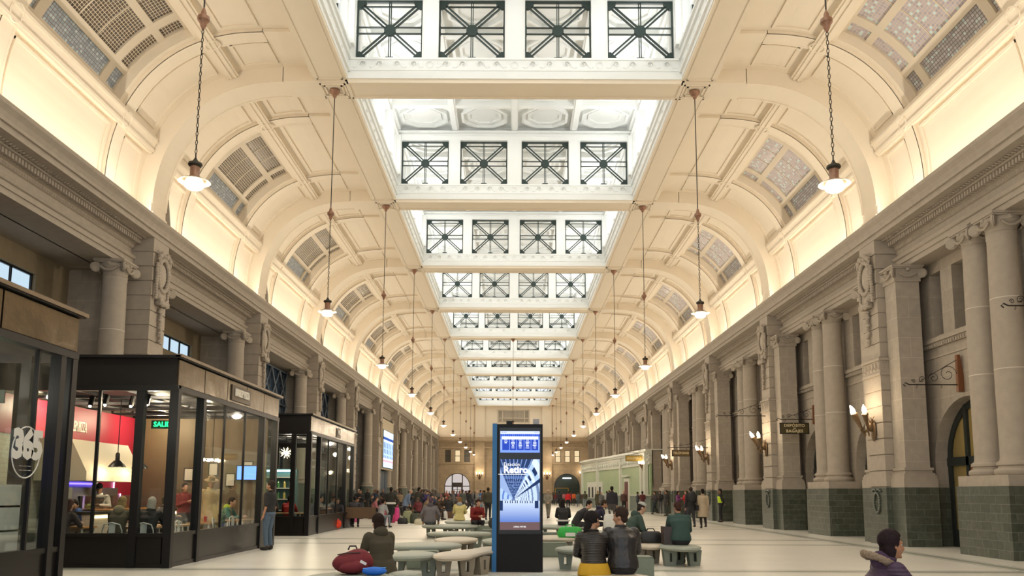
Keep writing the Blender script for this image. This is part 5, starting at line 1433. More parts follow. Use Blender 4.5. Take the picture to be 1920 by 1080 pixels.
gb_ = shopper('bright green food box bag on the beige bench right of the totem', 1.42, 20.9, .42, (.03, .42, .06), .62, .26, .25); MB().box(-.12, .12, -.135, -.125, .03, .12).build('label_patch', mat('white_patch', (.75, .72, .7), .5), gb_)
shopper('white plastic bag standing on the bench between the couple and the man in the cap', 2.78, 24.2, .42, (.66, .66, .62), .34, .50, .2)
shopper('black leather handbag on the bench right of the man in the cap', 3.05, 18.6, .42, (.015, .015, .015), .5, .26, .2, name='handbag', cat='handbag')
su_ = thing('briefcase', 'dark upright briefcase on the bench left of the teal sweater man', 'bag', (3.33, 18.2, .42), 0); MB().box(-.09, .09, -.2, .2, 0, .38).build('shell', mat('dark_brown_leather', (.045, .03, .028), .45), su_); MB().tube([(0, -.07, .38), (0, -.05, .42), (0, .05, .42), (0, .07, .38)], .01, 5).build('handle', BLACK, su_)
for i, (px, py, c, w, h, lb) in enumerate(((717, 979, (.55, .03, .10), .42, .75, 'large pink printed shopping bag left of the man in black'), (735, 981, (.60, .04, .16), .38, .40, 'pink red shopping bag behind the legs of the man in black'), (745, 978, (.75, .06, .30), .25, .72, 'bright pink shopping bag right of the man in black'),
     (765, 981, (.33, .35, .20), .50, .60, 'pale green checked shopping bag on the floor'), (779, 982, (.06, .07, .045), .5, .5, 'dark green holdall on the floor next to the checked bag'), (786, 984, (.62, .57, .42), .42, .25, 'cream plastic bag on the floor by the grey hoodie man'),
     (756, 983, (.02, .02, .02), .5, .3, 'black holdall on the floor below the man in denim'), (834, 974, (.70, .70, .68), .38, .45, 'white carrier bag beside the yellow coat'), (668, 980, (.55, .10, .25), .3, .35, 'small pink and white bag at the foot of the kiosk'))):
    x, y = onfloor(px, py); shopper(lb, x, y, 0, c, w, h, .22, 0, pattern=.2 if i in (0, 1, 3) else 0)
# ================================================================ people
V = Vector
BATCH = []
def remesh(name, mb, voxel, mt, parent=None, smooth_it=2, disp=None):
    """one continuous skin grown over the blocked-out limbs; converted at the end in one go"""
    me = bpy.data.meshes.new(name); me.from_pydata(mb.v, [], mb.f); me.update(); me.materials.append(mt)
    o = link(name, me, parent)
    r = o.modifiers.new('r', 'REMESH'); r.mode = 'VOXEL'; r.voxel_size = voxel; r.use_smooth_shade = True
    if smooth_it: s = o.modifiers.new('s', 'SMOOTH'); s.factor = .5; s.iterations = smooth_it
    BATCH.append(o); return o
def flush():
    dg = bpy.context.evaluated_depsgraph_get(); dg.update(); new = []
    for o in BATCH: new.append(bpy.data.meshes.new_from_object(o.evaluated_get(dg)))
    for o, me in zip(BATCH, new):
        o.modifiers.clear(); old = o.data; me.name = o.name
        me.polygons.foreach_set('use_smooth', [True] * len(me.polygons))
        if not me.materials:
            for m in old.materials: me.materials.append(m)
        o.data = me; bpy.data.meshes.remove(old)
    BATCH.clear()
def limb(mb, pts, rs, n=12):
    mb.tube(pts, rs, n)
    for p, r in zip(pts, rs): mb.ball(tuple(p), r, n, 8)
def ring_loft(mb, rings, n=20):
    """rings: (centre, x-axis, y-axis) ellipses"""
    vs = []; fs = []
    for c, ax, ay in rings:
        for i in range(n):
            a = 2 * PI * i / n; vs.append(c + ax * math.cos(a) + ay * math.sin(a))
    for k in range(len(rings) - 1):
        for i in range(n): j = (i + 1) % n; fs.append((k * n + i, k * n + j, (k + 1) * n + j, (k + 1) * n + i))
    fs.append(tuple(range(n))[::-1]); fs.append(tuple(range((len(rings) - 1) * n, len(rings) * n)))
    mb.add(vs, fs)
def pose(kind='stand', lean=0.0, yaw=0.0, pitch=0.0, arms='down', stride=.28, seat=.42, side=0.0, legs='front', twist=0.0):
    """joint positions in metres for a 1.72 m figure facing -y"""
    J = {}
    if kind == 'sit': hip = V((0, 0, seat + .10))
    else: hip = V((0, 0, .93 if kind == 'stand' else .90))
    J['hip'] = hip
    sp = V((math.sin(side), -math.sin(lean), math.cos(lean))).normalized()
    fw = V((0, -math.cos(lean), -math.sin(lean))); rt = V((1, 0, 0))
    if twist: rt = V((math.cos(twist), math.sin(twist), 0)); fw = V((math.sin(twist), -math.cos(twist), 0)) * math.cos(lean) + V((0, 0, -math.sin(lean)))
    J['sp'], J['fw'], J['rt'] = sp, fw, rt
    J['waist'] = hip + V((0, 0, .05)) + sp * .12; J['chest'] = hip + sp * .33 + V((0, 0, .03)); 
    hunch = V((0, -1, 0)) * (.04 if kind == 'sit' else .0)
    J['shl'] = hip + sp * .47 + hunch; J['neck'] = hip + sp * .53 + hunch * 1.3
    J['head'] = J['neck'] + (sp * .5 + V((0, 0, .5))).normalized() * .142 + V((0, -1, 0)) * (.02 + .10 * max(0, pitch))
    J['yaw'], J['pitch'] = yaw, pitch
    for s, k in ((-1, 'R'), (1, 'L')):
        sh = J['shl'] + rt * s * .175 - sp * .01; J['s' + k] = sh
        if arms == 'down' or (arms == 'onephone' and s > 0): el = sh + V((s * .05, .03, -.27)); ha = el + V((s * .01, -.07, -.25))
        elif arms == 'swing': el = sh + V((s * .04, .07 * s, -.26)); ha = el + V((0, .10 * s - .07, -.23))
        elif arms in ('phone', 'onephone'): el = sh + V((s * .05, -.04, -.26)); ha = J['shl'] + fw * .34 + V((s * .06, 0, -.17))
        elif arms == 'lap': el = sh + V((s * .06, -.06, -.25)) + fw * .02; ha = hip + V((s * .08, -.33, .14))
        elif arms == 'side': el = sh + V((s * .12, .02, -.24)); ha = el + V((-s * .03, -.10, -.22))
        elif arms == 'face': el = sh + V((s * .03, -.2, -.16)); ha = J['head'] + V((s * .07, -.10, -.07))
        elif arms == 'table': el = sh + V((s * .08, -.14, -.22)); ha = J['shl'] + V((s * .05, -.40, -.20))
        elif arms == 'back': el = sh + V((s * .06, .08, -.25)); ha = hip + V((s * .03, .17, .05))
        elif arms == 'hips': el = sh + V((s * .14, .08, -.22)); ha = hip + V((s * .17, -.03, .1))
        else: el = sh + V((s * .05, .03, -.27)); ha = el + V((s * .01, -.07, -.25))
        J['e' + k], J['h' + k] = el, ha
        h0 = hip + V((s * .09, 0, -.02)); J['p' + k] = h0
        if kind == 'sit':
            if legs == 'front': J['k' + k] = hip + V((s * .11, -.43, .0)); J['a' + k] = V((s * .10, hip.y - .42 + .05 * s, .09))
            elif legs == 'tuck': J['k' + k] = hip + V((s * .13, -.41, .02)); J['a' + k] = V((s * .10, hip.y - .28, .09))
            elif legs == 'cross': J['k' + k] = hip + V((s * .06, -.42, .05 + .05 * s)); J['a' + k] = V((-s * .06, hip.y - .46 - .08 * s, .09 + .12 * (s > 0)))
        elif kind == 'walk':
            J['k' + k] = hip + V((s * .08, -stride * .5 * s - .05, -.42)); J['a' + k] = V((s * .07, hip.y - stride * s + .04, .09 + (.05 if s < 0 else 0)))
        else: J['k' + k] = hip + V((s * .10, -.02, -.43)); J['a' + k] = V((s * .11, .02, .09))
    return J
def head_mb(J, det=True):
    mb = MB()
    mb.ball((0, .012, .030), (.075, .095, .098), 18, 14); mb.ball((0, -.018, -.03), (.064, .075, .085), 16, 12); mb.ball((0, -.032, -.085), (.046, .050, .040), 12, 8)
    if det:
        mb.tube([(0, -.084, .012), (0, -.104, -.018), (0, -.108, -.036)], [.009, .013, .016], 8); mb.ball((0, -.106, -.038), (.02, .013, .012), 8, 6)
        mb.ball((0, -.086, .028), (.05, .018, .012), 10, 6); mb.ball((0, -.086, -.066), (.026, .015, .010), 10, 6); mb.ball((0, -.076, -.108), (.022, .02, .017), 8, 6)
        for s in (-1, 1): mb.ball((s * .076, .012, -.012), (.012, .022, .033), 8, 6); mb.ball((s * .042, -.06, -.03), (.02, .022, .02), 8, 6)
    M = Matrix.Translation(J['head']) @ Matrix.Rotation(J['yaw'], 4, 'Z') @ Matrix.Rotation(J['pitch'], 4, 'X') @ Matrix.Scale(.97, 4)
    J['HM'] = M
    return mb.xf(M)
def hand(mb, w, d, s, hero):
    """w wrist, d direction; palm with thumb, four fingers when hero"""
    d = d.normalized(); side = d.cross(V((0, 1, .2))).normalized(); nrm = d.cross(side).normalized()
    limb(mb, [w, w + d * .045], [.026, .030], 8); mb.ball(tuple(w + d * .06), (.036, .030, .036), 8, 6)
    if hero:
        for i, L in enumerate((.066, .076, .070, .056)):
            o = w + d * .075 + side * (-.027 + .018 * i); m = o + d * L * .55 + nrm * .008; e = m + (d * .7 + nrm * .7).normalized() * L * .5
            mb.tube([o - d * .02, m, e], [.0095, .0088, .0075], 6); mb.ball(tuple(e), .0078, 6, 5)
    else:
        mb.tube([w + d * .05, w + d * .10, w + d * .135 + nrm * .02], [.034, .030, .018], 8)
    o = w + d * .025 - side * .028; mb.tube([o, o + (d - side * .8).normalized() * .035, o + (d - side * .4).normalized() * .065], [.012, .0105, .008], 6)
def torso_rings(J, e=0, fat=1.0):
    rt, fw, sp = J['rt'], J['fw'], J['sp']
    def R(c, w, d, r=None): return (c, (r or rt) * (w * fat + e), (fw * -1) * (d * fat + e))
    X = V((1, 0, 0)); Y = V((0, 1, 0)); h = J['hip']
    return [(h + V((0, .01, -.10)), X * (.12 * fat + e), Y * (.09 * fat + e)), (h + V((0, .01, -.02)), X * (.168 * fat + e), Y * (.118 * fat + e)), (h + V((0, .005, .06)), X * (.165 * fat + e), Y * (.115 * fat + e)), R(J['waist'] + V((0, 0, .02)), .142, .105),
            R(J['chest'], .168, .122), R(J['shl'] - sp * .055, .182, .115), R(J['shl'] + sp * .005, .155, .092), R(J['neck'], .062, .062)]
def figure(name, label, loc, rz, J, skin, top, legs_c, hair=('short', (.02, .015, .012)), shoes=(.02, .018, .015), h=1.72, voxel=.022, hero=False,
           bulk=.022, fat=1.0, coat=0, group=None, extras=(), hood=None, sleeves='long', skirt=None, topmat=None, cat='person', jname='jacket'):
    sc_ = h / 1.72
    t = thing('person', label, cat, (loc[0], loc[1], loc[2] if len(loc) > 2 else 0), rz, group); t.scale = (sc_,) * 3
    sk = mat('skin_%d' % int(skin[0] * 100), skin, .55, noise=.06, scale=9)
    b = MB(); ring_loft(b, torso_rings(J, -.012, fat))
    for k, s in (('R', -1), ('L', 1)):
        limb(b, [J['s' + k], J['e' + k], J['h' + k]], [.045, .036, .024]); hand(b, J['h' + k], J['h' + k] - J['e' + k], s, hero)
        limb(b, [J['p' + k], J['k' + k], J['a' + k]], [.075, .05, .036]); a = J['a' + k]; b.ball((a.x, a.y - .06, .045 if J['a' + k].z < .12 else a.z - .045), (.035, .10, .032), 8, 6)
    limb(b, [J['neck'] - J['sp'] * .05, J['head'] + V((0, .015, -.05))], [.056, .052])
    b.join(head_mb(J, True))
    remesh('body', b, min(voxel, .011) if hero else voxel * .8, sk, t, 1 if hero else 1)
    # trousers
    if skirt is None or True:
        b = MB(); X = V((1, 0, 0)); Y = V((0, 1, 0)); e = .012
        hp = J['hip']; ring_loft(b, [(hp + V((0, .01, -.12)), X * .125, Y * .10), (hp + V((0, .01, -.03)), X * (.172 * fat + e), Y * (.122 * fat + e)), (hp + V((0, .0, .09)), X * (.158 * fat + e), Y * (.112 * fat + e))])
        for k in 'RL': limb(b, [J['p' + k], (J['p' + k] + J['k' + k]) / 2, J['k' + k], J['a' + k] + (J['k' + k] - J['a' + k]) * .12], [.092 * fat, .084 * fat, .066, .052])
        remesh('trousers', b, voxel, mat('cloth_%d_%d_%d' % tuple(int(q * 999) for q in legs_c), legs_c, .85, noise=.15, scale=10, bump=.3), t)
    # top
    b = MB(); rg = torso_rings(J, bulk, fat)
    ring_loft(b, rg[1 if not coat else 0:-1] + [(rg[-1][0], rg[-1][1] * .9, rg[-1][2] * .9)])
    for k in 'RL':
        s, e, w_ = J['s' + k], J['e' + k], J['h' + k]
        limb(b, [s - V((0, 0, .01)), (s + e) / 2, e] + ([e + (w_ - e) * .5, e + (w_ - e) * .93] if sleeves == 'long' else []), [.062 + bulk * .8, .053 + bulk * .7, .046 + bulk * .5] + ([.044 + bulk * .4, .036 + bulk * .3] if sleeves == 'long' else []))
    if coat:
        hp = J['hip']; X = V((1, 0, 0)); Y = V((0, 1, 0))
        if J['kR'].y - hp.y > -.2: ring_loft(b, [(hp + V((0, 0, .12)), X * (.155 + bulk), Y * (.12 + bulk)), (hp + V((0, 0, -.05)), X * (.19 + bulk), Y * (.14 + bulk)), (hp + V((0, 0, -coat)), X * (.235 + bulk), Y * (.17 + bulk))])
        else: ring_loft(b, [(hp + V((0, .02, .1)), X * (.16 + bulk), Y * (.12 + bulk)), (hp + V((0, .03, -.02)), X * (.20 + bulk), Y * (.15 + bulk)), (hp + V((0, .05, -.095)), X * (.215 + bulk), Y * (.16 + bulk))])
    mt = topmat or mat('top_%d_%d_%d' % tuple(int(q * 999) for q in top), top, .8, noise=.18, scale=12, bump=.5)
    remesh(jname, b, voxel, mt, t)
    # collar / hood
    nk = J['neck']
    if hood: 
        b = MB(); b.ball(tuple(nk + V((0, .085, .0))), (.12, .085, .095), 12, 8); b.ball(tuple(nk + V((0, .03, .015))), (.105, .09, .05), 12, 8); remesh('hood', b, voxel, mat('top_%d_%d_%d' % tuple(int(q * 999) for q in hood), hood, .85, bump=.4, scale=12), t)
    else:
        b = MB(); q = nk + J['sp'] * .0; b.tube([q + V((.072 * math.cos(a), .068 * math.sin(a) + .005, .012 + .012 * math.sin(a))) for a in [2 * PI * i / 14 for i in range(14)]], .020, 6, closed=True); b.build('collar', mt, t, smooth='all')
    # shoes
    for k in 'RL':
        a = J['a' + k]; z = a.z - .05
        b = MB(); b.ball((a.x, a.y - .055, z + .0), (.047, .125, .045), 12, 8); b.ball((a.x, a.y + .02, z + .035), (.044, .05, .05), 10, 6); b.v = [(x, y, max(zz, a.z - .09)) for x, y, zz in b.v]
        b.build('shoe', mat('shoe_%d' % int(shoes[0] * 999), shoes, .5), t, smooth='all')
    # hair
    kind, hc = hair
    hm = mat('hair_%d' % int(hc[0] * 999), hc, .75, noise=.35, scale=30, bump=.6, spec=.15); b = MB()
    def cap(r, cut=True, zc=.045):
        q = MB().ball((0, .020, zc), r, 18, 14)
        if cut: q.v = [(x, (-.045 if (y < -.045 and z < .075) else y), z) for x, y, z in q.v]; q.v = [(x, y, max(z, -.055) if y < .03 else z) for x, y, z in q.v]
        return q
    if kind != 'bald':
        b.join(cap((.086, .106, .102) if 'cap' not in extras else (.080, .098, .080), zc=.045 if 'cap' not in extras else .03)); b.ball((0, .055, -.035), (.068, .055, .06), 12, 8)
        if kind == 'long': 
            ring_loft(b, [(V((0, .03, .06)), V((.085, 0, 0)), V((0, .085, 0))), (V((0, .05, -.06)), V((.098, 0, 0)), V((0, .07, 0))), (V((0, .075, -.20)), V((.10, 0, 0)), V((0, .055, 0))), (V((0, .10, -.33)), V((.075, 0, 0)), V((0, .04, 0))), (V((0, .10, -.40)), V((.03, 0, 0)), V((0, .02, 0)))], 14)
        if kind == 'bob': 
            ring_loft(b, [(V((0, .03, .06)), V((.085, 0, 0)), V((0, .085, 0))), (V((0, .04, -.05)), V((.098, 0, 0)), V((0, .075, 0))), (V((0, .05, -.14)), V((.085, 0, 0)), V((0, .06, 0)))], 14)
        if kind == 'ponytail': b.tube([(0, .10, .06), (0, .15, .03), (0, .16, -.08), (0, .14, -.2), (0, .13, -.3)], [.03, .045, .05, .04, .015], 8)
        if kind == 'curly':
            ring_loft(b, [(V((0, .03, .06)), V((.088, 0, 0)), V((0, .088, 0))), (V((0, .05, -.05)), V((.095, 0, 0)), V((0, .07, 0))), (V((-.02, .07, -.15)), V((.07, 0, 0)), V((0, .05, 0))), (V((-.03, .08, -.22)), V((.04, 0, 0)), V((0, .03, 0)))], 14)
            for i in range(60):
                a, c = i * 2.4, math.asin(1 - 1.5 * (i + .5) / 60); x, y, z = .092 * math.cos(a) * math.cos(c), .02 + .105 * math.sin(a) * math.cos(c), .05 + .10 * math.sin(c)
                if y > -.05 or z > .09: b.ball((x, y, z), .026, 6, 5)
        if kind == 'hat': pass
    if hero and kind != 'bald' and 'cap' not in extras:
        for i in range(110):
            a, c = i * 2.4, math.asin(1 - 1.35 * (i + .5) / 110); x, y, z = .084 * math.cos(a) * math.cos(c), .02 + .104 * math.sin(a) * math.cos(c), .045 + .10 * math.sin(c)
            if y > -.04 or z > .085: b.ball((x, y, z), .013 if kind == 'short' else .019, 5, 4)
    if kind == 'bald': b.ball((0, .04, .01), (.078, .085, .06), 12, 8)
    b.xf(J['HM']); remesh('hair', b, .012 if hero else voxel * .9, hm, t, 1)
    if 'cap' in extras:
        q = MB().ball((0, .015, .07), (.090, .108, .075), 16, 12); q.v = [(x, y, max(z, .06)) for x, y, z in q.v]; q.prism([(-.07, -.08), (-.05, -.155), (.05, -.155), (.07, -.08)], 'z', .062, .070); q.xf(J['HM']); q.build('cap', mat('cap_cloth', (.42, .42, .38), .8), t, smooth=True)
    if 'dark_cap' in extras:
        q = MB().ball((0, .015, .06), (.089, .106, .08), 16, 12); q.v = [(x, y, max(z, .045)) for x, y, z in q.v]; q.prism([(-.07, -.08), (-.05, -.14), (.05, -.14), (.07, -.08)], 'z', .045, .053); q.xf(J['HM']); q.build('cap', mat('dark_cap_cloth', (.02, .02, .025), .8), t, smooth=True)
    if 'brim_hat' in extras:
        q = MB().lathe([(.17, .055), (.16, .07), (.085, .075), (.08, .15), (.05, .17), (.0, .165)], cy=.015, n=20); q.xf(J['HM']); q.build('hat', mat('hat_felt', (.40, .28, .15), .8), t, smooth=True)
    if 'backpack' in extras:
        c = J['chest'] + V((0, .21, .06)); q = MB().ball((c.x, c.y, c.z), (.16, .10, .22), 14, 10); q.build('rucksack', mat('rucksack_black', (.02, .02, .022), .7, bump=.4), t, smooth='all')
        for s in (-1, 1): MB().tube([J['shl'] + V((s * .1, .12, 0)), J['shl'] + V((s * .11, .0, .085)), J['shl'] + V((s * .12, -.12, -.05)), J['chest'] + V((s * .12, -.14, -.1))], .02, 5).build('strap', mat('rucksack_black', (.02, .02, .022)), t)
    if 'vest' in extras:
        q = MB(); rg = torso_rings(J, bulk + .014, fat); ring_loft(q, [rg[2], rg[3], rg[4], rg[5]]); remesh('safety_vest', q, voxel, mat('hi_vis_yellow', (.55, .75, .02), .6), t)
    if 'handbag' in extras:
        c = J['hip'] + V((.30, .05, -.02)); q = MB().cbox(c.x, c.y, c.z, .12, .32, .24); q.build('handbag', mat('black_leather', (.015, .014, .014), .4), t); MB().tube([c + V((0, -.1, .12)), J['shl'] + V((.17, .0, .05)), c + V((0, .1, .12))], .010, 5).build('bag_strap', mat('black_leather', (.015, .014, .014)), t)
    if 'phone' in extras:
        c = (J['hR'] + J['hL']) / 2 + V((0, -.06, .05)); MB().cbox(c.x, c.y, c.z, .075, .012, .14, rot=Euler((-.6, 0, 0))).build('phone', mat('phone_black', (.02, .02, .03), .2), t)
    if 'paper' in extras:
        c = (J['hR'] + J['hL']) / 2 + V((0, -.07, .06)); MB().cbox(c.x, c.y, c.z, .28, .01, .20, rot=Euler((-.7, 0, 0))).build('paper', mat('white_paper', (.80, .78, .72), .7), t)
    if 'eyes' in extras:
        for s in (-1, 1):
            o = MB().ball((s * .032, -.0765, .006), (.013, .010, .008), 10, 8).xf(J['HM']).build('eye', mat('eye_white', (.40, .36, .33), .3), t, smooth='all')
            MB().ball((s * .033, -.0855, .006), (.0065, .004, .0065), 8, 6).xf(J['HM']).build('iris', mat('dark_iris', (.02, .012, .01), .2), o)
    if 'apron' in extras: MB().cbox(J['chest'].x, J['chest'].y - .16, J['chest'].z - .15, .26, .015, .5).build('apron', mat('dark_apron', (.03, .03, .03), .8), t)
    if 'stripe' in extras: MB().tube([J['hip'] + V((.215 * math.cos(a), .165 * math.sin(a), .07)) for a in [2 * PI * i / 20 for i in range(20)]], [.035] * 20, 6, closed=True).build('white_stripe', mat('white_cloth', (.75, .73, .70), .8), t, smooth='all')
    if 'sleeve_stripe' in extras:
        for k in 'RL': MB().tube([J['s' + k] + V((0, -.02, .075)), J['e' + k] + V((.045 if k == 'L' else -.045, -.02, .02)), J['h' + k] + V((.03 if k == 'L' else -.03, 0, .02))], .013, 5).build('sleeve_stripe', mat('white_cloth', (.75, .73, .70), .8), t)
    if 'belt' in extras: MB().tube([J['hip'] + V((.20 * math.cos(a), .15 * math.sin(a), .05)) for a in [2 * PI * i / 20 for i in range(20)]], [.05] * 20, 6, closed=True).build('white_shirt_hem', mat('white_cloth', (.75, .73, .70), .8), t, smooth='all')
    return t
TAN_S, FAIR, BRN = (.42, .22, .13), (.55, .33, .22), (.30, .15, .085)
def quilt_mat(name, col, rough=.35, scale=14):
    m, nt, b = nodes_of(name); b.inputs['Base Color'].default_value = (*col, 1); b.inputs['Roughness'].default_value = rough
    tc = nt.nodes.new('ShaderNodeTexCoord'); wv = nt.nodes.new('ShaderNodeTexWave'); wv.bands_direction = 'Z'; wv.inputs['Scale'].default_value = scale; wv.inputs['Distortion'].default_value = 1.2
    nt.links.new(tc.outputs['Object'], wv.inputs['Vector']); bp = nt.nodes.new('ShaderNodeBump'); bp.inputs['Strength'].default_value = .5; bp.inputs['Distance'].default_value = .02
    nt.links.new(wv.outputs['Fac'], bp.inputs['Height']); nt.links.new(bp.outputs[0], b.inputs['Normal']); return m
# ---- foreground
figure('w', 'woman in black quilted jacket and mustard tunic, left of the seated couple', (1.10, 11.45, 0), PI, pose('sit', lean=.16, yaw=-1.55, pitch=.15, arms='lap', seat=.42), TAN_S, (.02, .018, .018), (.025, .022, .02),
       ('curly', (.015, .012, .012)), h=1.62, voxel=.012, hero=True, bulk=.030, topmat=quilt_mat('black_quilted', (.022, .018, .016)), extras=('eyes',))
_s = MB(); X_, Y_ = V((1, 0, 0)), V((0, 1, 0))
ring_loft(_s, [(V((0, .0, .16)), X_ * .20, Y_ * .15), (V((0, .02, .09)), X_ * .225, Y_ * .18), (V((0, .035, .0)), X_ * .245, Y_ * .20), (V((0, .04, -.03)), X_ * .22, Y_ * .18)], 28)
_w = [o for o in bpy.data.objects if o.name == 'person'][0]
_sk = remesh('mustard_tunic', _s, .012, mat('mustard_cloth', (.56, .32, .015), .8, noise=.12, scale=10, bump=.6), _w); _sk.location = (0, 0, .445)
figure('m', 'man in a black leather jacket, right one of the seated couple', (1.50, 11.5, 0), PI, pose('sit', lean=.22, yaw=1.05, pitch=.1, arms='lap', seat=.42), TAN_S, (.016, .015, .016), (.02, .02, .022),
       ('short', (.035, .022, .016)), h=1.72, voxel=.012, hero=True, bulk=.034, fat=1.1, topmat=mat('black_leather_jacket', (.018, .016, .017), .36, noise=.2, scale=7, bump=1.2), extras=('eyes',))
figure('dw', 'woman with long dark brown hair and olive brown coat seated at the bottom left', (-1.88, 12.05, 0), PI * 1.2, pose('sit', lean=.12, yaw=.1, pitch=.15, arms='lap', seat=.38), TAN_S, (.055, .045, .025), (.03, .025, .02),
       ('long', (.022, .012, .009)), h=1.60, voxel=.013, hero=True, bulk=.036, coat=.3, hood=(.05, .042, .024))
figure('pw', 'woman in a purple hooded coat with fur trim, at the bottom right', (3.10, 7.15, 0), PI / 2, pose('sit', lean=.10, yaw=.0, pitch=.02, arms='table', seat=.40), (.36, .17, .09), (.10, .035, .115), (.03, .03, .035),
       ('bob', (.018, .010, .012)), h=1.58, voxel=.011, hero=True, bulk=.034, hood=(.050, .023, .060), topmat=quilt_mat('purple_quilted', (.050, .024, .060), .6, 9), extras=('eyes',))
_pw = [o for o in bpy.data.objects if o.get('label', '').startswith('woman in a purple')][0]
_f = MB(); rf = random.Random(5)
for i in range(90):
    a = 2 * PI * i / 90; r_ = .135 + .01 * rf.random(); _f.ball((r_ * math.cos(a), .0 + .118 * math.sin(a), 1.03 + .055 * math.sin(a) + .02 * rf.random()), (.034, .032, .028), 6, 5)
_f.build('fur_trim', mat('brown_fur', (.27, .20, .14), .95, noise=.4, scale=60, bump=.8), _pw, smooth='all')
figure('sm', 'man in a black shirt and blue jeans standing beside the pizza cafe', (-6.45, 22.1, 0), -PI / 2 - .25, pose('stand', lean=-.06, arms='down', pitch=-.12), TAN_S, (.018, .018, .02), (.09, .13, .19), ('short', (.03, .024, .02)),
       h=1.80, voxel=.013, hero=True, bulk=.012, fat=1.12, sleeves='short', extras=('eyes',), jname='shirt')
figure('cm', 'man in a green hooded top and grey cap seated at right, head bowed', (2.62, 18.9, 0), PI / 2 + .15, pose('sit', lean=.30, yaw=.1, pitch=.45, arms='lap', seat=.42), FAIR, (.045, .075, .06), (.04, .06, .05),
       ('short', (.03, .02, .015)), h=1.74, voxel=.015, hero=True, bulk=.03, hood=(.04, .07, .055), extras=('cap',))
figure('tm', 'man in a dark teal sweater seated with his back turned on the right bench', (3.60, 18.0, 0), PI, pose('sit', lean=.28, yaw=.1, pitch=.4, arms='lap', seat=.42, legs='tuck'), TAN_S, (.025, .062, .055), (.02, .02, .024),
       ('short', (.05, .022, .018)), h=1.76, voxel=.015, bulk=.03, fat=1.12, jname='sweater')
figure('wk', 'woman in black jacket with white hem seated right of the totem', (1.72, 28.7, 0), PI, pose('sit', lean=.05, yaw=-.6, arms='lap', seat=.42), FAIR, (.02, .02, .022), (.02, .02, .022), ('long', (.015, .012, .012)), h=1.7, voxel=.02, extras=('stripe',))
figure('mt', 'young man in a black track jacket bent forward, right of the totem', (2.02, 26.9, 0), PI * .55, pose('sit', lean=.55, yaw=-.6, pitch=.4, arms='lap', seat=.42), FAIR, (.018, .018, .022), (.03, .03, .03), ('short', (.02, .015, .012)), h=1.78, voxel=.018, extras=('sleeve_stripe',))
figure('nr', 'person in a navy hooded jacket reading white papers on the bench behind the couple', (2.62, 27.2, 0), PI * .6, pose('sit', lean=.42, yaw=0, pitch=.45, arms='phone', seat=.42), TAN_S, (.022, .018, .045), (.02, .02, .03), ('short', (.04, .03, .02)), h=1.76, voxel=.018, hood=(.02, .016, .04), extras=('paper',))
# ---- seated, left middle
figure('gh', 'man in a grey sweatshirt seated with his back turned on the long grey bench', (-2.87, 28.9, 0), PI, pose('sit', lean=.2, pitch=.3, arms='side', seat=.42), FAIR, (.14, .13, .14), (.10, .10, .11), ('short', (.10, .06, .09)), h=1.78, voxel=.02, fat=1.15, hood=(.08, .07, .08), jname='sweatshirt')
figure('yc', 'woman in a pale yellow coat with grey hood seated with her back turned', (-2.13, 33.2, 0), PI, pose('sit', lean=.15, pitch=.2, arms='lap', seat=.42), FAIR, (.60, .52, .22), (.03, .03, .03), ('bob', (.24, .12, .05)), h=1.75, voxel=.022, coat=.2, hood=(.28, .30, .31), jname='coat')
figure('rs', 'man in a dark red sweater seated facing the camera, looking at his hands', (-1.30, 29.3, 0), .35, pose('sit', lean=.25, pitch=.5, arms='phone', seat=.40, legs='tuck'), FAIR, (.22, .018, .015), (.03, .025, .03), ('short', (.05, .035, .02)), h=1.74, voxel=.02, jname='sweater')
W_ = []
def sp(px, foot, facing, J, skin, top, legs_c, hair, label, h=1.72, **kw):
    x, y = onfloor(px, foot); kw.setdefault('voxel', .026)
    return figure('p', label, (x, y, 0), math.radians(facing), J, skin, top, legs_c, hair, h=h, **kw)
BLK, DK, NV, GR, JN = (.015, .014, .016), (.03, .027, .026), (.018, .02, .04), (.12, .12, .12), (.07, .10, .15)
HB, HD, HG, HBl = ('short', (.015, .012, .01)), ('short', (.04, .025, .015)), ('bald', (.3, .28, .25)), ('long', (.35, .24, .11))
# standing at right
sp(1149, 982, 178, pose('stand', arms='down'), TAN_S, (.018, .018, .026), (.07, .065, .065), HB, 'tall man in a dark jacket and grey trousers, back turned, right of centre', 1.86, fat=1.12)
sp(1171, 960.5, 10, pose('stand', arms='down'), FAIR, (.10, .05, .04), (.02, .02, .02), HG, 'bald man in a brown jacket walking towards the camera by the pavilion', 1.75, fat=1.1)
sp(1029, 972, 172, pose('walk', arms='back', stride=.3), FAIR, (.24, .22, .18), (.20, .185, .15), HG, 'balding man in a grey beige suit walking away just right of the totem', 1.76)
sp(1298, 989, 185, pose('walk', arms='onephone', stride=.16), TAN_S, BLK, (.03, .03, .035), HD, 'man with a black backpack walking away beside the woman in the beige coat', 1.83, extras=('backpack',))
sp(1320, 989, 183, pose('walk', arms='down', stride=.1), FAIR, (.50, .40, .28), (.03, .025, .022), HB, 'woman in a long beige coat with black handbag and boots walking away', 1.75, coat=.42, extras=('handbag',), jname='coat')
sp(1353, 977.5, -95, pose('stand', arms='back'), BRN, (.02, .02, .025), (.015, .015, .018), HB, 'guard in a yellow safety vest standing by a right pier', 1.78, extras=('vest', 'dark_cap'))
sp(1273, 968, 60, pose('stand', arms='phone'), TAN_S, (.22, .06, .20), (.04, .05, .08), ('long', (.015, .012, .012)), 'woman in a purple top holding a phone near the right piers', 1.68)
sp(1288, 968.5, -60, pose('stand', arms='phone'), FAIR, (.45, .02, .03), (.07, .06, .10), ('bob', (.12, .06, .03)), 'woman in a red top facing the woman in purple', 1.7)
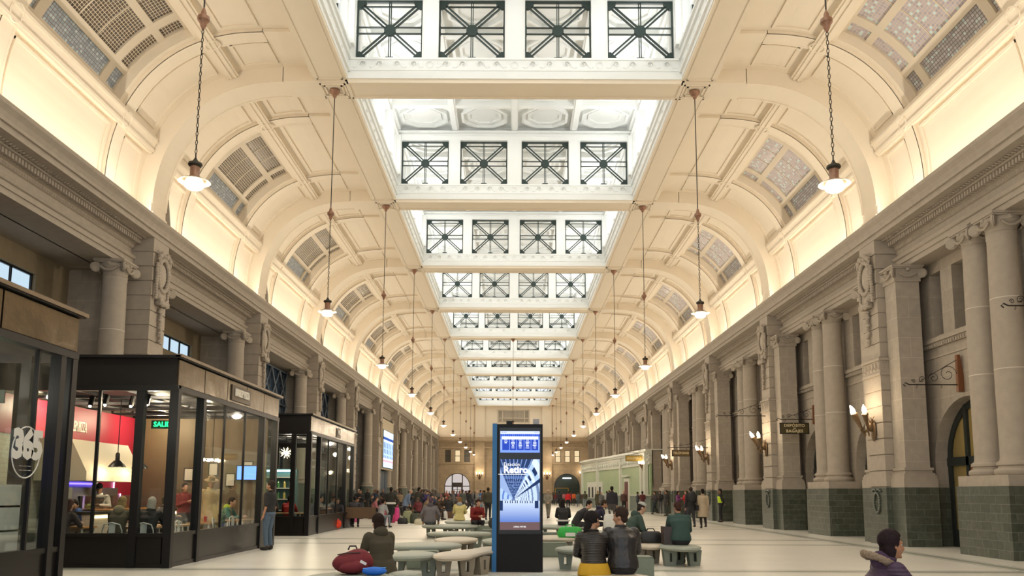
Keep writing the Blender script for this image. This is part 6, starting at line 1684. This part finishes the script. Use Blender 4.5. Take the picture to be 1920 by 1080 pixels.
sp(1251, 966, -70, pose('stand', arms='down'), TAN_S, DK, (.06, .07, .065), HB, 'man in a dark coat standing right of the group leaning at the wall', 1.74, coat=.2)
sp(1229, 962.5, -60, pose('walk', arms='phone', stride=.3), FAIR, (.05, .045, .05), (.02, .03, .04), HD, 'person in dark clothes holding a white cup with one leg out', 1.7)
sp(1239, 962, -30, pose('stand', arms='phone'), BRN, (.04, .035, .035), (.12, .12, .12), HB, 'person in a grey black coat in the middle of the leaning group', 1.72)
sp(1206, 960, 160, pose('stand', arms='phone'), TAN_S, (.12, .025, .025), (.04, .05, .09), HB, 'person in a dark red jacket standing at the end of the pavilion', 1.7)
sp(1098, 953, 175, pose('stand', arms='phone'), TAN_S, (.06, .06, .035), (.22, .25, .28), HB, 'man in an olive jacket and pale jeans waiting at the ticket windows', 1.74)
sp(1112, 950, 180, pose('stand', arms='down'), TAN_S, (.20, .28, .42), (.10, .14, .22), HD, 'person in a light blue shirt waiting behind the olive jacket man', 1.7)
sp(1122, 956, 170, pose('stand', arms='down'), FAIR, (.055, .05, .025), (.03, .03, .02), HBl, 'blond woman in a long dark olive coat seen from behind', 1.76, coat=.45, fat=1.15, jname='coat')
sp(1139, 955, 175, pose('stand', arms='down'), TAN_S, (.36, .36, .36), (.03, .03, .04), HB, 'person in a pale grey top by the ticket windows', 1.74)
sp(1066, 955, 180, pose('stand', arms='down'), TAN_S, (.55, .015, .02), (.02, .02, .03), HD, 'person in a bright red jacket in front of the dark arched door', 1.72, fat=1.1)
sp(1050, 950, 170, pose('walk', arms='swing', stride=.25), BRN, (.025, .025, .03), (.02, .02, .025), HB, 'person in black walking left of the red jacket', 1.78)
sp(1077, 948, 150, pose('stand', arms='down'), TAN_S, (.60, .12, .03), (.05, .04, .04), HB, 'person in an orange vest by the dark arched door', 1.7)
sp(1085, 950, 180, pose('walk', arms='swing', stride=.2), FAIR, (.10, .12, .12), (.10, .13, .16), HD, 'person in a grey green jacket and jeans near the arched door', 1.72)
sp(1197, 959, 90, pose('stand', arms='down'), TAN_S, (.05, .05, .06), (.02, .02, .03), HB, 'person in dark grey standing close to the pavilion end', 1.66)
sp(1038, 946, 190, pose('stand'), BRN, (.06, .05, .045), (.02, .02, .025), HB, 'person in brown black far behind the grey suited man', 1.7)
# left crowd, standing
sp(733, 983, 176, pose('walk', arms='side', stride=.14), BRN, (.022, .022, .018), (.02, .02, .022), HB, 'man in a black jacket with white shirt hem standing among pink bags', 1.80, fat=1.15, extras=('belt',), voxel=.022)
sp(760, 974, 110, pose('stand', lean=.45, arms='down', pitch=.3), FAIR, (.16, .22, .34), (.03, .03, .05), HG, 'bald person in a long denim shirt leaning forward at left', 1.74, coat=.2)
sp(782, 972, 150, pose('stand', lean=.3, arms='phone'), TAN_S, (.035, .03, .025), (.10, .08, .07), HB, 'man in a dark coat bending over bags at left', 1.86, fat=1.2, coat=.2)
sp(672, 968, 20, pose('stand', arms='phone', pitch=.2), FAIR, (.02, .02, .02), (.03, .03, .03), ('short', (.45, .40, .34)), 'white haired person in a black jacket at the left edge of the crowd', 1.72)
sp(868, 960, 175, pose('stand', arms='down'), TAN_S, (.09, .10, .09), (.05, .05, .06), HD, 'person in a grey green coat with back turned, centre left', 1.78, coat=.2)
sp(881, 962, 120, pose('walk', arms='swing', stride=.33), TAN_S, (.03, .03, .035), (.02, .02, .025), HB, 'person in black striding to the right, centre left', 1.74)
sp(895, 958, 60, pose('stand', arms='phone'), FAIR, (.20, .20, .20), (.03, .03, .04), HG, 'bald person in a light grey top beside the blue dressed one', 1.72)
sp(902, 957, 80, pose('stand', arms='down'), TAN_S, (.04, .14, .34), (.20, .28, .38), HB, 'person in a bright blue top left of the totem', 1.76)
sp(916, 975, 165, pose('stand', arms='down'), TAN_S, (.06, .055, .035), (.02, .018, .02), HD, 'person in an olive jacket standing right behind the totem edge', 1.82, fat=1.1)
sp(909, 965, 200, pose('stand', arms='down'), FAIR, (.09, .06, .035), (.35, .38, .40), HD, 'person in brown with pale trousers next to the totem', 1.7)
sp(838, 956, 40, pose('stand', arms='phone'), FAIR, (.24, .05, .04), (.05, .04, .06), ('bob', (.30, .12, .05)), 'red haired person in dark red, centre of the left crowd', 1.74)
sp(852, 955, 0, pose('stand', arms='down'), BRN, (.03, .03, .06), (.05, .04, .04), HB, 'person in navy in front of the white arched door', 1.74)
sp(800, 966, 20, pose('stand', arms='phone', pitch=.3), FAIR, (.06, .04, .16), (.04, .03, .06), HD, 'person in a violet jacket behind the grey sweatshirt man', 1.62)
# on the wooden bench
figure('p', 'person in a dark jacket on the wooden bench, seen from behind', (-6.95, 36.55, 0), PI, pose('sit', lean=.1, pitch=.2, arms='lap', seat=.45), BRN, (.03, .025, .03), DK, HB, h=1.74, voxel=.025)
figure('p', 'boy in a light grey sweatshirt seated at the right end of the wooden bench', (-5.75, 36.4, 0), PI * .8, pose('sit', lean=.15, pitch=.1, arms='lap', seat=.42), TAN_S, (.36, .36, .37), (.2, .24, .28), HB, h=1.62, voxel=.025)
figure('p', 'person in dark clothes seated in front of the left end of the wooden bench', (-7.5, 35.6, 0), .3, pose('sit', lean=.35, pitch=.3, arms='lap', seat=.42), TAN_S, (.025, .025, .035), DK, HD, h=1.7, voxel=.025)
# ---- inside the cafe
Z3 = .03
figure('p', 'long haired woman seated at the left end of the cafe near window', (-9.45, 17.5, Z3), PI * .92, pose('sit', lean=.2, pitch=.3, arms='table', seat=.45), FAIR, (.04, .03, .03), DK, ('long', (.05, .025, .015)), h=1.68, voxel=.02)
figure('p', 'man in a blue hooded top holding his head at the cafe table', (-9.75, 18.85, Z3), .15, pose('sit', lean=.45, pitch=.5, arms='face', seat=.45), TAN_S, (.04, .09, .26), NV, HB, h=1.72, voxel=.02, hood=(.035, .08, .24))
figure('p', 'blond woman with a fur collared coat seated by the near window, seen from behind', (-8.27, 17.5, Z3), PI, pose('sit', lean=.15, pitch=.2, arms='table', seat=.45), FAIR, (.10, .085, .055), DK, HBl, h=1.76, voxel=.02, hood=(.33, .26, .16))
figure('p', 'fair haired person in black seated behind the cafe corner post', (-7.62, 17.5, Z3), PI, pose('sit', lean=.1, pitch=.1, arms='table', seat=.45), FAIR, BLK, DK, ('bob', (.45, .26, .12)), h=1.74, voxel=.02)
figure('p', 'dark haired person standing behind the blond woman in the cafe', (-8.55, 20.3, Z3), 2.6, pose('sit', lean=.1, arms='table', seat=.5), TAN_S, (.06, .05, .05), DK, HD, h=1.7, voxel=.025)
figure('p', 'cook in a white shirt and dark apron behind the service counter', (-10.02, 20.2, Z3), PI / 2 - 1.2, pose('stand', lean=.1, pitch=.3, arms='table'), TAN_S, (.75, .72, .68), DK, HB, h=1.66, voxel=.02, extras=('apron', 'dark_cap'), jname='shirt')
figure('p', 'figure in a beige trench coat and brimmed hat standing inside the pizza cafe', (-7.74, 21.3, Z3), .5, pose('stand', lean=.12, pitch=.3, arms='down'), TAN_S, (.62, .46, .25), (.45, .36, .22), HD, h=1.84, voxel=.018, coat=.45, extras=('brim_hat',), jname='trench_coat')
figure('p', 'man in a green and blue jacket seated at the high table in the cafe', (-8.05, 23.05, Z3), -PI / 2 + PI, pose('sit', lean=.35, pitch=.2, arms='table', seat=.45), FAIR, (.05, .16, .12), (.03, .05, .12), HD, h=1.74, voxel=.02, hood=(.35, .45, .03))
figure('p', 'person in a dark red top standing at the back of the pizza cafe', (-8.9, 22.6, Z3), .8, pose('stand', arms='phone'), TAN_S, (.20, .03, .03), DK, HB, h=1.7, voxel=.025)
figure('p', 'person in a red jacket seated inside the second kiosk', (-8.35, 31.0, Z3), PI, pose('sit', lean=.2, arms='table', seat=.45), TAN_S, (.36, .02, .02), DK, HB, h=1.74, voxel=.022)
figure('p', 'dark haired person seated left of the red jacket in the second kiosk', (-9.1, 31.5, Z3), .3, pose('sit', lean=.2, arms='face', seat=.45), TAN_S, (.06, .03, .03), DK, HB, h=1.7, voxel=.025)
for i, (x, y, c) in enumerate(((-8.0, 33.4, (.05, .05, .06)), (-8.2, 34.8, (.20, .16, .13)), (-7.9, 36.0, (.10, .10, .11)))):
    figure('p', '%s customer seated behind the hall side glass of the second kiosk' % ('black jacketed', 'brown jacketed', 'grey jacketed')[i], (x, y, Z3), PI / 2, pose('sit', lean=.2, arms='table', seat=.45), TAN_S, c, DK, HB, h=1.72, voxel=.028)
table(-8.45, 30.5, 1.6, .6, .74, 'red topped table in front of the red jacket in the second kiosk')
# ---- far crowd, individually placed copies of a few poses
protos = []
crowd_pose = [pose('stand', arms='down'), pose('stand', arms='phone', pitch=.25), pose('walk', arms='swing', stride=.25), pose('sit', lean=.2, pitch=.2, arms='lap', seat=.42), pose('stand', lean=.12, arms='back')]
crowd = []
rc = random.Random(21)
cols = [('black', (.018, .018, .02)), ('dark brown', (.05, .032, .02)), ('navy', (.02, .025, .055)), ('grey', (.11, .11, .11)), ('olive', (.06, .06, .03)), ('maroon', (.13, .02, .025)), ('dark blue', (.03, .05, .10)), ('tan', (.28, .20, .12)), ('white', (.5, .48, .45)), ('dusky pink', (.40, .14, .16))]
spots = []
for px, foot, pi_ in ((684, 962, 0), (697, 958, 3), (704, 964, 1), (712, 955, 0), (722, 952, 1), (745, 958, 1), (752, 950, 4), (770, 955, 0), (776, 949, 2), (791, 956, 1), (797, 948, 0), (806, 952, 4), (812, 946, 0), (817, 958, 3),
                      (822, 950, 1), (826, 945, 0), (831, 960, 3), (843, 948, 0), (846, 963, 3), (857, 946, 1), (862, 952, 2), (873, 947, 0), (878, 950, 1), (888, 946, 0), (806, 962, 3), (822, 966, 3), (775, 963, 3), (708, 968, 3),
                      (692, 966, 3), (744, 966, 3), (840, 968, 3), (788, 946, 0), (834, 944, 1), (850, 944, 4), (885, 948, 0), (1043, 945, 0), (1058, 944, 1), (1071, 945, 4), (1093, 947, 0), (1105, 946, 1), (1129, 957, 0), (1145, 959, 4)):
    foot = max(foot, 947); spots.append((max(px, 963 - 10.6 * (foot - 925) / 1.5), foot, pi_))
for px, foot, pi_ in ((664, 974, 3), (676, 972, 1), (688, 970, 4), (700, 974, 3), (708, 964, 0), (722, 968, 3), (742, 972, 3), (750, 966, 1), (770, 968, 3), (790, 966, 1), (797, 972, 3), (812, 968, 3), (820, 962, 4), (828, 970, 3), (842, 972, 3), (850, 966, 1), (817, 975, 3), (786, 977, 3)):
    spots.append((px, foot, pi_))
for i in range(34):
    _fy = rc.uniform(946.5, 962); _lim = 963 - 10.6 * (_fy - 925) / 1.5; spots.append((rc.uniform(max(668, _lim), 912), _fy, rc.choice((0, 1, 2, 3, 4, 0, 1))))
figs = {}
for i, (px, foot, pi_) in enumerate(spots):
    x, y = onfloor(px, foot); nm, c = cols[rc.randrange(len(cols))] if rc.random() < .55 else cols[rc.randrange(4)]; rz = rc.choice((0, .6, -.7, 2.6, 3.14, 3.6, 1.6, -1.6))
    side = 'left' if px < 960 else 'right'
    lbl = 'person in %s %s in the far crowd at %s, %s' % (nm, 'sitting' if pi_ == 3 else 'standing', side, 'group member')
    if pi_ not in figs:
        t = figure('c', lbl, (x, y, 0), rz, crowd_pose[pi_], TAN_S, c, DK, HB, h=1.72, voxel=.032, group='people in the far crowd'); figs[pi_] = t
    else: t = None
    crowd.append((t, pi_, px, foot, x, y, rz, nm, c, side))
flush()
leg_cols = [(.02, .02, .025), (.05, .06, .09), (.04, .035, .03), (.10, .10, .10)]
seen_lbl = {}
def tint(t, c, lc, sk, hc):
    for ch in t.children:
        n = ch.name.split('.')[0]
        m = {'jacket': c, 'collar': c, 'trousers': lc, 'body': sk, 'hair': hc}.get(n)
        if m is not None and ch.material_slots:
            ch.material_slots[0].link = 'OBJECT'; ch.material_slots[0].material = mat('tint_%d_%d_%d' % tuple(int(q * 999) for q in m), m, .8)
neigh = ['the pink bags', 'the denim shirted person', 'the grey sweatshirt man', 'the white arched door', 'the yellow coat', 'the totem']
anchor_px = [733, 760, 805, 852, 868, 915]
for j, (t, pi_, px, foot, x, y, rz, nm, c, side) in enumerate(crowd):
    if t is None: t = clone(figs[pi_], (x, y, 0), rz); s_ = rc.uniform(.93, 1.06); t.scale = (s_,) * 3
    if side == 'left':
        a = min(range(6), key=lambda q: abs(anchor_px[q] - px)); where = ('left of ' if px < anchor_px[a] else 'right of ') + neigh[a]
    else: where = 'left of the pavilion' if px < 1095 else 'in front of the pavilion'
    dist = 'far off' if foot < 950 else 'midway' if foot < 960 else 'nearer'
    lb = '%s person in %s %s' % ({3: 'seated'}.get(pi_, 'standing'), nm, where)
    lb += ', ' + dist
    q = seen_lbl.get(lb, 0); seen_lbl[lb] = q + 1
    if q: lb += ', ' + ('behind the first' if q == 1 else 'third of them')
    t['label'] = lb; t['group'] = 'people in the far crowd'
    if pi_ == 3:
        if 'seatblk' not in MATS: MATS['seatblk'] = MB().prism([(-.28, 0), (.28, 0), (.28, .36), (.24, .40), (-.24, .40), (-.28, .36)], 'y', -.22, .22).mesh('block', mat('dark_bench_wood', (.12, .065, .03)))
        sb = link('low_seat', MATS['seatblk'], None, (x, y, 0), (0, 0, rz)); tag(sb, 'low seat under the ' + lb.replace(', behind the first', ' behind').replace('seated person', 'person'), 'seat', 'low seats among the far crowd')
    tint(t, c, rc.choice(leg_cols), rc.choice((TAN_S, FAIR, BRN)), rc.choice(((.015, .012, .01), (.05, .03, .02), (.12, .08, .05), (.25, .22, .2))))
